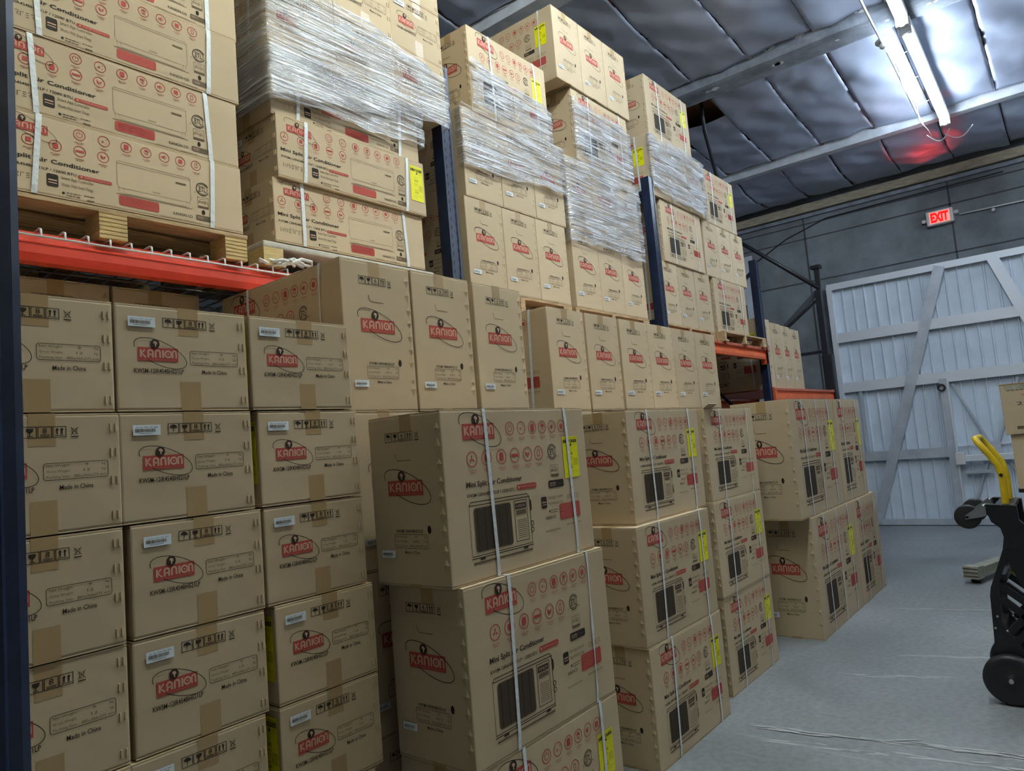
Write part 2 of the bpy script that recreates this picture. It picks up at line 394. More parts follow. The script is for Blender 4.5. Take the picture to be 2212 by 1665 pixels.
# small wicket door with its wire braces and bolt
bar((1.48, .02), (1.48, FL+.45), .09, .075, 'door_frame', 'wicket_stile', door)
bar((1.425, .02), (1.425, FL+.42), .02, .085, 'rail_bright', 'wicket_edge', door)
bar((.55, .02), (.55, FL+.45), .08, .06, 'door_frame', 'wicket_stile', door)
for p, q in (((1.38, FL+.37), (1.03, FL-.50)), ((.66, FL+.37), (.99, FL-.50)), ((1.30, .30), (1.05, FL-.53)), ((.60, .25), (.95, FL-.53))):
    bar(p, q, .026, .03, 'door_frame', 'wicket_brace', door)
bar((1.02, FL-.60), (1.02, FL-.42), .16, .045, 'door_frame', 'brace_plate', door)
bar((1.42, FL-.45), (.55, FL-.45), .02, .02, 'rail_bright', 'wicket_rail', door)
b = MB(); b.box((DX-.11, .55, FL-.66), (DX-.03, 1.44, FL-.58), 'rail_bright', bev=.006); b.box((DX-.13, 1.34, FL-.70), (DX-.02, 1.45, FL-.54), 'sign_white', bev=.01); b.obj('bolt_bar', door)
b = MB(); b.box((DX-.09, 1.06, FL-.82), (DX-.02, 1.36, FL-.78), 'door_frame'); b.obj('door_handle', door)
b = MB(); b.tube([(DX-.10, 1.50+.04*math.cos(a), FL+.33+.04*math.sin(a)) for a in [k*math.pi/8 for k in range(17)]], .012, 'rack_black', 8); b.obj('lock_ring', door)

# exit sign, its conduit, ceiling tubes
ex = thing('exit_sign', 'red lit exit sign on the concrete wall above the door', 'sign', (WX-.05, 1.26, FL+2.53))
b = MB(); b.box((-.04, -.16, 0), (.05, .16, .20), 'sign_white', bev=.02)
b.box((-.02, .16, .06), (.03, .22, .11), 'sign_white', bev=.02); b.box((-.02, -.22, .10), (.03, -.16, .15), 'sign_white', bev=.02); b.obj('housing', ex)

# ------------------------------------------------------------------ printed artwork
TXT = {}
def text_geo(s, bold=0.0):
    key = (s, bold)
    if key in TXT: return TXT[key]
    cu = bpy.data.curves.new('t', 'FONT'); cu.body = s; cu.size = 1.0; cu.resolution_u = 2; cu.offset = bold
    ob = bpy.data.objects.new('t', cu); C.objects.link(ob)
    me = bpy.data.meshes.new_from_object(ob)
    vs = [(v.co.x, v.co.y) for v in me.vertices]; fs = [list(p.vertices) for p in me.polygons]
    bpy.data.objects.remove(ob); bpy.data.curves.remove(cu); bpy.data.meshes.remove(me)
    x0 = min(v[0] for v in vs); x1 = max(v[0] for v in vs); y0 = min(v[1] for v in vs); y1 = max(v[1] for v in vs)
    TXT[key] = ([((x-x0)/(x1-x0), (y-y0)/(y1-y0)) for x, y in vs], fs)
    return TXT[key]
class Art:      # flat ink shapes on a face Wm x Hm metres; u runs right 0..1, v runs DOWN 0..1
    def __init__(s, W, H): s.W = W; s.H = H; s.sh = []
    def p(s, u, v): return (u*s.W, (1-v)*s.H)
    def raw(s, vs, fs, m, l=0): s.sh.append((vs, fs, m, l))
    def poly(s, pts, m, l=0): s.raw([s.p(*q) for q in pts], [list(range(len(pts)))], m, l)
    def rect(s, u0, v0, u1, v1, m, l=0): s.poly([(u0, v0), (u0, v1), (u1, v1), (u1, v0)], m, l)
    def line(s, pts, t, m, l=0):           # t in metres
        P = [Vector(s.p(*q)) for q in pts]
        L_, R_ = [], []
        for i, q in enumerate(P):
            a = P[max(i-1, 0)]; b_ = P[min(i+1, len(P)-1)]
            if pts[0] == pts[-1] and i in (0, len(P)-1): a = P[-2]; b_ = P[1]
            d = (b_-a).normalized(); n = Vector((-d.y, d.x))*t/2
            L_.append(tuple(q+n)); R_.append(tuple(q-n))
        n = len(P); s.raw(L_+R_, [[i, n+i, n+i+1, i+1] for i in range(n-1)], m, l)
    def ell(s, u, v, ru, rv, t, m, l=0, a0=0, a1=360, rot=0, seg=28):   # radii in metres
        cu, cv = s.p(u, v); cr, sr = math.cos(math.radians(rot)), math.sin(math.radians(rot)); pts = []
        for k in range(seg+1):
            a = math.radians(a0+(a1-a0)*k/seg); x, y = ru*math.cos(a), rv*math.sin(a)
            pts.append(((cu+x*cr-y*sr)/s.W, 1-(cv+x*sr+y*cr)/s.H))
        if t: s.line(pts, t, m, l)
        else: s.poly(pts[:-1], m, l)
    def frame(s, u0, v0, u1, v1, t, m, l=0, r=0.0):
        ru, rv2 = r/s.W, r/s.H; pts = []
        if r:
            for cu, cv, a0 in ((u1-ru, v0+rv2, 0), (u0+ru, v0+rv2, 90), (u0+ru, v1-rv2, 180), (u1-ru, v1-rv2, 270)):
                for k in range(5):
                    a = math.radians(a0+k*22.5); pts.append((cu+ru*math.cos(a), cv-rv2*math.sin(a)))
        else: pts = [(u1, v0), (u0, v0), (u0, v1), (u1, v1)]
        if r: s.line(pts+[pts[0]], t, m, l)
        else:
            tu, tv = t/s.W, t/s.H
            s.rect(u0, v0, u1, v0+tv, m, l); s.rect(u0, v1-tv, u1, v1, m, l); s.rect(u0, v0, u0+tu, v1, m, l); s.rect(u1-tu, v0, u1, v1, m, l)
    def rrect(s, u0, v0, u1, v1, r, m, l=0):
        ru, rv2 = r/s.W, r/s.H; pts = []
        for cu, cv, a0 in ((u1-ru, v0+rv2, 0), (u0+ru, v0+rv2, 90), (u0+ru, v1-rv2, 180), (u1-ru, v1-rv2, 270)):
            for k in range(5):
                a = math.radians(a0+k*22.5); pts.append((cu+ru*math.cos(a), cv-rv2*math.sin(a)))
        s.poly(pts, m, l)
    def text(s, t, u0, v0, u1, v1, m, l=0, bold=0.0):
        vs, fs = text_geo(t, bold); x0, y1 = s.p(u0, v0); x1, y0 = s.p(u1, v1)
        s.raw([(x0+(x1-x0)*a, y0+(y1-y0)*b_) for a, b_ in vs], fs, m, l)
    def small(s, u0, v0, u1, v1, m, n=6, rnd=None):        # tiny caption: word-like dashes
        rnd = rnd or random.Random(int(u0*1000+v0*77)); u = u0
        while u < u1:
            w_ = (u1-u0)*rnd.uniform(.10, .28); s.rect(u, v0, min(u+w_, u1), v1, m); u += w_+(u1-u0)*.05
    def emit(s, mb, org, U, Vv, N, base=0.0010):
        org, U, Vv, N = Vector(org), Vector(U), Vector(Vv), Vector(N)
        for vs, fs, m, l in s.sh:
            o = org+N*(base+0.0005*l); P = [o+U*x+Vv*y for x, y in vs]
            good = []
            for f in fs:
                a = sum((P[f[i]]-P[f[0]]).cross(P[f[(i+1) % len(f)]]-P[f[0]]).dot(N) for i in range(1, len(f)-1)) if len(f) > 2 else 0
                good.append(f if a >= 0 else f[::-1])
            mb.add(P, good, m)

def logo(A, u0, v0, u1, v1, big=True):
    """red name plate with globe and tilted ellipse; u0..v1 is the plate"""
    w_, h = (u1-u0)*A.W, (v1-v0)*A.H
    A.rect(u0, v0, u1, v1, 'ink_red', 0)
    def q(x, y): return (u0+(u1-u0)*x, v0+(v1-v0)*y)
    T, B = .17, .74; t = h*.105
    def st(pts, k=1.0): A.line([q(*p) for p in pts], t*k, 'ink_knockout', 1)
    st([(.07, T), (.07, B)], 1.3); st([(.17, T), (.09, .46), (.19, B)], 1.2)
    arch = lambda a, c: [(a, B), (a, T+.14), (a+(c-a)*.15, T+.05), ((a+c)/2, T+.02), (c-(c-a)*.15, T+.05), (c, T+.14), (c, B)]
    st(arch(.25, .36), 1.3); st([(.25, .52), (.36, .52)]); st(arch(.43, .54), 1.3)
    st([(.615, T), (.615, B)], 1.4)
    cu, cv = q(.745, .455); rr = h*.235
    A.ell(cu, cv, rr, rr, t*1.25, 'ink_knockout', 1, seg=18); A.ell(cu, cv, rr*.3, rr*.3, 0, 'ink_knockout', 1, seg=8)
    st(arch(.855, .945), 1.2); A.rect(*q(.93, .12), *q(.985, .17), 'ink_knockout', 1)
    for k in range(17):
        x = .14+.048*k; A.rect(*q(x, .84), *q(x+.022, .91), 'ink_pale_red' , 1)
    cu, cv = q(.56, .42)
    A.ell(cu, cv, w_*.69, h*.86, h*.05, 'ink_black', 2, a0=-112, a1=203, rot=-22, seg=52)
    gu, gv = q(.42, -.27); g = h*.34
    A.ell(gu, gv, g, g, 0, 'ink_black', 3, seg=24)
    gx, gy = (gu*A.W, (1-gv)*A.H)
    af = [(-.35, .5), (.1, .62), (.45, .3), (.5, 0), (.22, -.12), (.2, -.55), (.02, -.7), (-.12, -.2), (-.1, .05), (-.42, .1)]
    A.raw([(gx+a*g, gy+b_*g) for a, b_ in af], [list(range(len(af)))], 'ink_knockout', 4)
def handling(A, u0, v0, u1, v1, num):
    n = 4; w_ = (u1-u0)/n*.95; t = .0016; r = lambda k: u0+(u1-u0)/n*k
    for k in range(4): A.frame(r(k), v0, r(k)+w_, v1, t, 'ink_black')
    h = v1-v0
    c = r(0)+w_/2; R = w_*A.W*.34
    A.ell(c, v0+h*.48, R, R*.95, 0, 'ink_black', a0=0, a1=180, seg=14); A.line([(c, v0+h*.2), (c, v0+h*.78), (c-w_*.08, v0+h*.84)], t, 'ink_black')
    c = r(1)+w_/2
    A.poly([(c-w_*.26, v0+h*.18), (c-w_*.24, v0+h*.42), (c-w_*.08, v0+h*.58), (c+w_*.08, v0+h*.58), (c+w_*.24, v0+h*.42), (c+w_*.26, v0+h*.18)], 'ink_black')
    A.line([(c, v0+h*.5), (c, v0+h*.82)], t*1.2, 'ink_black'); A.line([(c-w_*.2, v0+h*.84), (c+w_*.2, v0+h*.84)], t, 'ink_black')
    A.text(num, r(2)+w_*.34, v0+h*.14, r(2)+w_*.66, v0+h*.62, 'ink_black')
    for q in (.74, .86): A.line([(r(2)+w_*.15, v0+h*q), (r(2)+w_*.85, v0+h*q)], t, 'ink_black')
    for c in (r(3)+w_*.33, r(3)+w_*.67):
        A.line([(c, v0+h*.72), (c, v0+h*.3)], t*2, 'ink_black'); A.poly([(c, v0+h*.14), (c-w_*.13, v0+h*.36), (c+w_*.13, v0+h*.36)], 'ink_black')
    A.line([(r(3)+w_*.15, v0+h*.82), (r(3)+w_*.85, v0+h*.82)], t, 'ink_black')
    c = u1+w_*.55; q = w_*.28
    A.line([(c-q, v0+h*.12), (c+q, v0+h*.80)], t*.8, 'ink_black'); A.line([(c+q, v0+h*.12), (c-q, v0+h*.80)], t*.8, 'ink_black')
    A.line([(c-q*.7, v0+h*.25), (c-q*.4, v0+h*.75), (c+q*.4, v0+h*.75), (c+q*.7, v0+h*.25), (c-q*.7, v0+h*.25)], t*.7, 'ink_black')
    A.rect(c-q, v0+h*.92, c+q, v0+h*1.02, 'ink_black')
def infobox(A, u0, v0, u1, v1, rows):
    A.frame(u0, v0, u1, v1, .0013, 'ink_black', r=.006); h = (v1-v0)/3
    du = u1-u0
    for k, (a, b_, c) in enumerate(rows):
        y0, y1 = v0+h*(k+.24), v0+h*(k+.80)
        if c:
            A.text(a, u0+du*.04, y0, u0+du*.40, y1, 'ink_grey'); A.text(b_, u0+du*(.66-.025*len(b_)), y0, u0+du*(.66+.025*len(b_)), y1-(y1-y0)*.15, 'ink_grey'); A.text(c, u0+du*.90, y0, u0+du*.96, y1, 'ink_grey')
        else:
            A.text(a, u0+du*.04, y0, u0+du*.40, y1, 'ink_grey'); A.text(b_, u0+du*.46, y0, u0+du*.97, y1-(y1-y0)*.15, 'ink_grey')
def icon(A, u, v, r, k):
    A.ell(u, v, r, r, r*.13, 'ink_red', seg=22)
    ru, rv_ = r/A.W, r/A.H
    def L_(p, t=.10): A.line([(u+a*ru, v+b_*rv_) for a, b_ in p], r*t, 'ink_red')
    def P_(p): A.poly([(u+a*ru, v+b_*rv_) for a, b_ in p], 'ink_red')
    if k == 0: A.ell(u, v, r*.5, r*.5, r*.1, 'ink_red', a0=115, a1=425, seg=14); L_([(0, -.6), (0, -.1)])
    elif k == 1: L_([(-.5, .1), (.1, .1)]); L_([(-.2, -.2), (-.2, .4)]); L_([(.3, -.4), (.5, -.4)]); L_([(.25, .35), (.5, .35)])
    elif k == 2: A.rrect(u-.45*ru, v-.55*rv_, u+.45*ru, v+.55*rv_, r*.25, 'ink_red')
    elif k == 3: A.ell(u, v-.05*rv_, r*.5, r*.5, 0, 'ink_red', a0=0, a1=180, seg=10); L_([(-.5, .2), (.4, .2)]); L_([(-.2, .4), (.4, .5)])
    elif k == 4: P_([(-.5, -.18), (-.5, .18), (-.2, .18), (.12, .5), (.12, -.5), (-.2, -.18)]); L_([(.35, -.3), (.35, .3)])
    elif k == 5: P_([(-.42, -.42), (-.42, .42), (.42, .42), (.42, -.42)])
    elif k == 6: A.frame(u-.3*ru, v-.5*rv_, u+.3*ru, v+.5*rv_, r*.1, 'ink_red')
    elif k == 7:
        for a in (90, 210, 330): A.ell(u+.3*ru*math.cos(math.radians(a)), v-.3*rv_*math.sin(math.radians(a)), r*.26, r*.12, 0, 'ink_red', rot=a, seg=8)
    elif k == 8: P_([(-.75, -.2), (-.75, .2), (.75, .2), (.75, -.2)])
    elif k == 9: P_([(-.5, -.45), (-.4, .2), (-.05, .45), (-.05, -.1)]); P_([(.45, -.35), (.05, -.05), (.02, .4), (.4, .1)])
    A.small(u-ru*.8, v+rv_*1.45, u+ru*.8, v+rv_*1.58, 'ink_pale_red'); A.small(u-ru*.5, v+rv_*1.75, u+ru*.5, v+rv_*1.87, 'ink_pale_red')
def etl(A, u, v, r):
    A.ell(u, v, r, r, r*.13, 'ink_black', a0=25, a1=335, seg=30); A.ell(u, v, r*.78, r*.78, r*.07, 'ink_black', a0=200, a1=520, seg=26)
    A.text('ETL', u-r*.55/A.W, v-r*.42/A.H, u+r*.55/A.W, v+r*.42/A.H, 'ink_black', bold=.008)
    A.text('c', u-r*1.35/A.W, v+r*.6/A.H, u-r*1.15/A.W, v+r*.8/A.H, 'ink_black'); A.text('us', u+r*1.1/A.W, v+r*.6/A.H, u+r*1.4/A.W, v+r*.8/A.H, 'ink_black')
def estar(A, u0, v0, u1, v1, m='ink_grey'):
    A.frame(u0, v0, u1, v1, .0013, m); du, dv_ = u1-u0, v1-v0
    A.ell((u0+u1)/2, v0+dv_*.6, du*A.W*.40, dv_*A.H*.42, .0012, m, a0=0, a1=180, seg=12)
    A.text('energy', u0+du*.1, v0+dv_*.36, u0+du*.8, v0+dv_*.60, m); A.rect(u0, v0+dv_*.8, u1, v1, m)
def badge(A, u0, v0, u1, v1, m='ink_black'):
    A.rrect(u0, v0, u1, v1, (v1-v0)*A.H*.25, m); du, dv_ = u1-u0, v1-v0
    A.text('AHRI', u0+du*.08, v0+dv_*.26, u0+du*.45, v0+dv_*.55, 'ink_knockout', 1); A.text('CERTIFIED', u0+du*.08, v0+dv_*.62, u0+du*.45, v0+dv_*.78, 'ink_knockout', 1)
    A.text('ahridirectory', u0+du*.52, v0+dv_*.40, u0+du*.93, v0+dv_*.62, 'ink_grey', 1)
def inverter(A, u0, v0, u1, v1, m='ink_black'):
    du, dv_ = (u1-u0)/8, v1-v0
    def S(k, p): A.line([(u0+du*(k+a*.72), v0+dv_*b_) for a, b_ in p], dv_*A.H*.10, m)
    S(0, [(.5, 0), (.5, 1)]); S(1, [(0, 1), (0, 0), (1, 1), (1, 0)]); S(2, [(.2, 0), (.8, 1)])
    for k in (3, 6):
        for y in (0.05, .5, .95): S(k, [(0, y), (.9, y)])
    S(4, [(0, 0), (.8, 0), (.8, .45), (.3, .55), (.9, 1)]); S(5, [(0, 1), (0, 0.05), (.9, .05)]); S(7, [(0, 0), (.8, 0), (.8, .45), (.3, .55), (.9, 1)])
def smart(A, u0, v0, s, m='ink_black'):      # s: width fraction of the whole block
    k = s*A.W/A.H
    A.rrect(u0, v0, u0+s*.24, v0+k*.30, .006, m); A.rect(u0+s*.03, v0+k*.13, u0+s*.21, v0+k*.16, 'ink_knockout', 1); A.rect(u0+s*.03, v0+k*.20, u0+s*.21, v0+k*.22, 'ink_knockout', 1)
    A.text('Smart App Controller', u0+s*.30, v0, u0+s, v0+k*.10, 'ink_grey'); A.text('Works With Smart Things', u0+s*.30, v0+k*.16, u0+s*.98, v0+k*.26, 'ink_grey')
    A.ell(u0+s*.34, v0+k*.40, s*A.W*.03, s*A.W*.03, 0, m, seg=10); A.small(u0+s*.40, v0+k*.37, u0+s*.72, v0+k*.39, 'ink_grey'); A.small(u0+s*.40, v0+k*.43, u0+s*.70, v0+k*.45, 'ink_grey')
    A.small(u0+s*.78, v0+k*.36, u0+s, v0+k*.38, 'ink_grey'); A.small(u0+s*.84, v0+k*.46, u0+s, v0+k*.48, m)
def redblock(A, u0, v0, u1, v1):
    A.rrect(u0, v0, u1, v1, .008, 'ink_red'); rnd = random.Random(3); du, dv_ = u1-u0, v1-v0
    for k in range(7):
        A.small(u0+du*.08, v0+dv_*(.10+.115*k), u0+du*.92, v0+dv_*(.13+.115*k), 'ink_pale_red', rnd=rnd)
def pill(A, u0, v0, u1, v1):
    A.rrect(u0, v0, u1, v1, (v1-v0)*A.H*.45, 'ink_red'); A.text('R454B Refrigerant', u0+(u1-u0)*.2, v0+(v1-v0)*.3, u0+(u1-u0)*.93, v0+(v1-v0)*.72, 'ink_knockout', 1)
    A.ell(u0+(u1-u0)*.1, (v0+v1)/2, (v1-v0)*A.H*.25, (v1-v0)*A.H*.25, 0, 'ink_knockout', 1, seg=8)

MODEL = 'KWSM-12IR454BHS21LP'
def art_small_end():
    A = Art(.366, .275)
    handling(A, .334, .105, .672, .20, '8'); logo(A, .149, .40, .44, .53)
    A.text(MODEL, .12, .60, .478, .645, 'ink_black', bold=.008)
    infobox(A, .53, .415, .915, .555, (('Net Weight:', '9', 'kg'), ('Gross Weight:', '12', 'kg'), ('Packing Size:', '885x366x275 mm', None)))
    A.text('Made in China', .62, .60, .82, .64, 'ink_black', bold=.008)
    return A
def art_tall_end(model=MODEL):
    A = Art(.338, .545)
    handling(A, .24, .10, .63, .155, '6'); logo(A, .24, .385, .72, .475)
    A.line([(.37, .225), (.375, .25), (.40, .268), (.58, .27)], .0022, 'ink_grey')
    A.text(model, .32, .672, .68, .690, 'ink_black', bold=.008); A.ell(.765, .672, .008, .013, 0, 'hole_dark', seg=14)
    infobox(A, .285, .70, .735, .78, (('Net Weight:', '25', 'kg'), ('Gross Weight:', '28.5', 'kg'), ('Packing Size:', '800x338x545 mm', None)))
    A.text('Made in China', .42, .795, .62, .812, 'ink_black', bold=.008)
    return A
def art_tall_side():
    A = Art(.80, .545); B = 'ink_black'
    logo(A, .12, .085, .315, .18)
    for k, u in enumerate((.42, .50, .58, .655, .73, .805)): icon(A, u, .125, .022, (0, 1, 2, 3, 4, 5)[k])
    for k, u in enumerate((.165, .255, .35, .44, .53, .61)): icon(A, u, .295, .024, (7, 5, 2, 8, 9, 6)[k])
    A.text('Mini Split Air Conditioner', .12, .425, .475, .468, B, bold=.02)
    A.text(MODEL+' / 12000 BTU', .12, .495, .42, .515, B, bold=.008); pill(A, .435, .480, .575, .515)
    # outdoor unit drawing
    A.line([(.125, .565), (.135, .545), (.50, .545), (.515, .565), (.515, .855), (.125, .855), (.125, .565), (.515, .565)], .003, B)
    A.rrect(.15, .58, .385, .835, .012, 'ink_grey')
    for k in range(34): A.line([(.155, .588+k*.0072), (.38, .588+k*.0072)], .0019, B, 1)
    for k in range(5): A.line([(.17+k*.045, .582), (.17+k*.045, .833)], .003, B, 1)
    A.frame(.405, .578, .495, .83, .0022, B); A.rect(.413, .595, .488, .63, B); A.text('KANION', .42, .602, .48, .622, 'ink_knockout', 1)
    A.rect(.418, .64, .485, .665, 'ink_grey')
    for k in range(10): A.line([(.42, .70+k*.012), (.485, .70+k*.012)], .0015, B)
    A.line([(.12, .868), (.52, .868)], .003, B)
    for u in (.17, .45): A.rect(u, .868, u+.03, .882, B)
    A.line([(.13, .895), (.51, .895)], .006, 'ink_grey')
    for v in (.735, .775): A.ell(.522, v, .008, .008, .003, B, seg=10)
    A.ell(.52, .62, .006, .02, 0, B, seg=10)
    etl(A, .715, .295, .026); estar(A, .69, .385, .752, .46); badge(A, .665, .485, .785, .535)
    smart(A, .60, .585, .17); inverter(A, .80, .595, .905, .625)
    A.text('KANION CO', .625, .715, .70, .735, B, bold=.008); redblock(A, .735, .65, .90, .755)
    A.text('www.kanionco.com', .615, .80, .73, .815, 'ink_grey'); A.text('www.kanion.com', .78, .785, .90, .80, 'ink_grey')
    return A
def art_small_side():
    A = Art(.885, .275); B = 'ink_black'
    logo(A, .06, .13, .205, .245)
    for k, u in enumerate((.315, .405, .49, .57, .645, .715, .785)): icon(A, u, .13, .0185, (0, 1, 2, 3, 4, 5, 6)[k])
    for k, u in enumerate((.045, .14, .23, .315, .40)): icon(A, u, .345, .0185, (7, 5, 2, 8, 9)[k])
    A.text('Mini Split Air Conditioner', .02, .53, .385, .60, B, bold=.02)
    A.text(MODEL+' / 12000 BTU', .022, .65, .30, .685, B, bold=.008); pill(A, .305, .655, .43, .70)
    inverter(A, .025, .77, .165, .83)
    smart(A, .197, .715, .165)
    # wall unit drawing
    t = .0011
    A.line([(.455, .34), (.45, .36), (.45, .66), (.46, .70), (.745, .70), (.755, .66), (.755, .36), (.75, .34), (.455, .34)], t, 'ink_grey')
    A.line([(.45, .37), (.755, .37)], t, 'ink_grey'); A.line([(.455, .69), (.46, .775), (.745, .775), (.75, .69)], t, 'ink_grey'); A.line([(.47, .70), (.478, .765), (.735, .765), (.735, .70)], t, 'ink_grey')
    A.line([(.445, .785), (.76, .785)], t*1.5, 'ink_grey'); A.text('KANION', .59, .655, .622, .675, B); A.rect(.69, .44, .735, .465, 'ink_grey')
    redblock(A, .455, .80, .615, .935)
    A.text('KANION CO', .675, .875, .76, .915, B, bold=.008); badge(A, .775, .85, .85, .925, 'ink_grey')
    etl(A, .81, .46, .025); estar(A, .785, .58, .835, .74); A.ell(.81, .80, .007, .010, 0, 'hole_dark', seg=10)
    A.text('www.kanionco.com   www.kanion.com', .62, .955, .80, .972, 'ink_grey')
    return A

# ------------------------------------------------------------------ carton kits (meshes shared by every copy)
def carton_body(L_, W, H, end, side, key):
    b = MB(); e = .0035
    b.box((0, 0, e), (L_, W, H-e), 'kraft', bev=.005)
    g = .002                                   # flap seam, lengthwise along the middle
    for z0, z1 in ((0, e), (H-e, H)):
        b.box((.001, .001, z0), (L_-.001, W/2-g, z1), 'kraft_edge'); b.box((.001, W/2+g, z0), (L_-.001, W-.001, z1), 'kraft_edge')
    rnd = random.Random(key)
    # crushed little flutes down one edge of the ends
    n = 4 if H < .4 else 9
    for ox, nx, ys in ((L_, 1, 1), (0, -1, -1)):
        for k in range(n):
            zc = H*(.13+.76*k/(n-1))+rnd.uniform(-.01, .01); yc = W*(.955 if ys > 0 else .045)
            if H < .4:
                for d in (-.006, .006):
                    b.box((ox-.001 if nx > 0 else ox-.0035, yc+d-.0018, zc-.010), (ox+.0035 if nx > 0 else ox+.001, yc+d+.0018, zc+.010), 'kraft_edge', bev=.001)
            else:
                y = W-.016 if ys > 0 else .016; s = .012+rnd.random()*.006
                vs = [(ox, y-ys*s, zc), (ox, y, zc+s*1.6), (ox, y+ys*.013, zc), (ox, y, zc-s*1.6), (ox+nx*.005, y+ys*.003, zc+.003)]
                fs = [[0, 1, 4], [1, 2, 4], [2, 3, 4], [3, 0, 4]]
                if ys*nx > 0: fs = [f[::-1] for f in fs]
                b.add(vs, fs, 'kraft')
    E_ = end(); S_ = side()
    ku, kv = W/E_.W, H/E_.H; su, sv = L_/S_.W, H/S_.H
    E_.emit(b, (L_, 0, 0), (0, ku, 0), (0, 0, kv), (1, 0, 0)); E_.emit(b, (0, W, 0), (0, -ku, 0), (0, 0, kv), (-1, 0, 0))
    S_.emit(b, (0, 0, 0), (su, 0, 0), (0, 0, sv), (0, -1, 0)); S_.emit(b, (L_, W, 0), (-su, 0, 0), (0, 0, sv), (0, 1, 0))
    return b.mesh('carton_body')
def end_face(A, L_, W, H, b, which, base):
    ku, kv = W/A.W, H/A.H
    if which > 0: A.emit(b, (L_, 0, 0), (0, ku, 0), (0, 0, kv), (1, 0, 0), base)
    else: A.emit(b, (0, W, 0), (0, -ku, 0), (0, 0, kv), (-1, 0, 0), base)
def tape_mesh(L_, W, H, u0, u1, vt, vb):
    b = MB(); A = Art(W, H)
    out = []
    for top, va, da in ((True, vt, 0), (False, 1-vb, .0)):
        b = MB(); y0, y1 = W*(u0+da), W*(u1+da); o = .0005
        prof = [(-o, H-va*H if top else va*H), (-o, H+.0008 if top else .0), (L_+o, H+.0008 if top else .0), (L_+o, H-va*H if top else va*H)]
        vs = [(x, y, z) for x, z in prof for y in (y0, y1)]
        b.add(vs, [[2*k, 2*k+1, 2*k+3, 2*k+2] for k in range(3)], 'tape'); out.append(b.mesh('tape'))
    return out
def barcode_mesh(L_, W, H, u0, v0, u1, v1, which):
    b = MB(); A = Art(W, H); A.rect(u0, v0, u1, v1, 'label_white'); rnd = random.Random(5); du, dv_ = u1-u0, v1-v0; u = u0+du*.08
    while u < u0+du*.82:
        w_ = du*rnd.choice((.008, .012, .02)); A.rect(u, v0+dv_*.35, u+w_, v0+dv_*.70, 'ink_grey', 1); u += w_+du*rnd.choice((.008, .014))
    A.small(u0+du*.1, v0+dv_*.20, u0+du*.9, v0+dv_*.25, 'ink_grey'); A.rect(u0+du*.2, v0+dv_*.80, u0+du*.7, v0+dv_*.84, 'ink_grey', 1)
    end_face(A, L_, W, H, b, which, .0036); return b.mesh('barcode_label')
def energy_mesh(L_, H, u0, v0, u1, v1):
    b = MB(); A = Art(L_, H); du, dv_ = u1-u0, v1-v0; B = 'ink_black'
    A.rect(u0, v0, u1, v1, 'label_yellow')
    q = lambda x, y: (u0+du*x, v0+dv_*y)
    A.line([q(.04, .045), q(.96, .045)], .0008, B, 1)
    A.text('ENERGY', *q(.05, .075), *q(.50, .155), B, 1, bold=.05); A.text('GUIDE', *q(.58, .075), *q(.95, .155), B, 1, bold=.05)
    A.line([q(.54, .07), q(.54, .20)], .0035, B, 1); A.poly([q(.54, .245), q(.62, .195), q(.46, .195)], B, 1)
    rnd = random.Random(2)
    for x0, x1, ys in ((.06, .25, (.20, .22)), (.68, .94, (.20, .22)), (.30, .55, (.31, .335, .36)), (.30, .60, (.50, .52)), (.30, .60, (.56,)), (.30, .58, (.68, .70)), (.64, .94, (.54, .56, .58, .60, .62, .64, .66, .68, .70)), (.3, .95, (.83, .85)), (.1, .5, (.90, .92))):
        for y in ys: A.small(*q(x0, y), *q(x1, y+.008), 'ink_black', rnd=rnd)
    A.text('23.00', *q(.32, .39), *q(.62, .45), B, 1); A.text('10.00', *q(.32, .73), *q(.58, .78), B, 1)
    A.emit(b, (0, 0, 0), (1, 0, 0), (0, 0, 1), (0, -1, 0), .0016); return b.mesh('energy_label')
def strap_mesh(L_, W, H, u, wd_=.015, lean=0.0, twist=False):
    b = MB(); o = .0042; pts = []
    n = 10
    for k in range(n+1): pts.append((-o, H*k/n))                  # up the front
    pts[0] = (-.0015, .0002); pts[-1] = (-.0015, H+.002)
    pts += [(W+.0015, H+.002)]+[(W+.0015, H*(1-k/3)) for k in (1, 2)]+[(W+.0015, .0002)]
    def half(k): return (wd_/2)*(1-.72*abs(math.sin(k*math.pi/5)) if (twist and k <= n) else 1)
    vs = []; m_ = len(pts)
    for k, (y, z) in enumerate(pts):
        x = L_*u+lean*(z/H-.5); h = half(k); vs += [(x-h, y, z), (x+h, y, z)]
    fs = [[2*k, 2*k+1, (2*k+3) % (2*m_), (2*k+2) % (2*m_)] for k in range(m_)]
    b.add(vs, fs, 'band_white'); return b.mesh('strap')

class Kit: pass
def make_kit(kind, L_, W, H, end, side, key):
    K = Kit(); K.name = kind; K.L, K.W, K.H = L_, W, H
    K.body = carton_body(L_, W, H, end, side, key)
    small = H < .4
    K.tape = tape_mesh(L_, W, H, *((.45, .605, .27, .72) if small else (.385, .545, .10, .985)))
    K.bar = {w_: barcode_mesh(L_, W, H, *((.085, .115, .277, .21) if small else (.10, .795, .29, .838)), w_) for w_ in (1, -1)}
    K.energy = energy_mesh(L_, H, *((.885, .10, .985, .76) if small else (.80, .20, .925, .485)))
    us = (.165, .855) if small else ((.265, .845) if L_ < 1 else (.25, .55, .84))
    K.straps = [[strap_mesh(L_, W, H, u, .016 if not small else .018, ln, tw) for ln, tw in ((0.0, False), (.02, False), (-.015, False), (.012, u > .6 and not small))] for u in us]
    return K
S = make_kit('indoor_unit_carton', .885, .366, .275, art_small_end, art_small_side, 1)
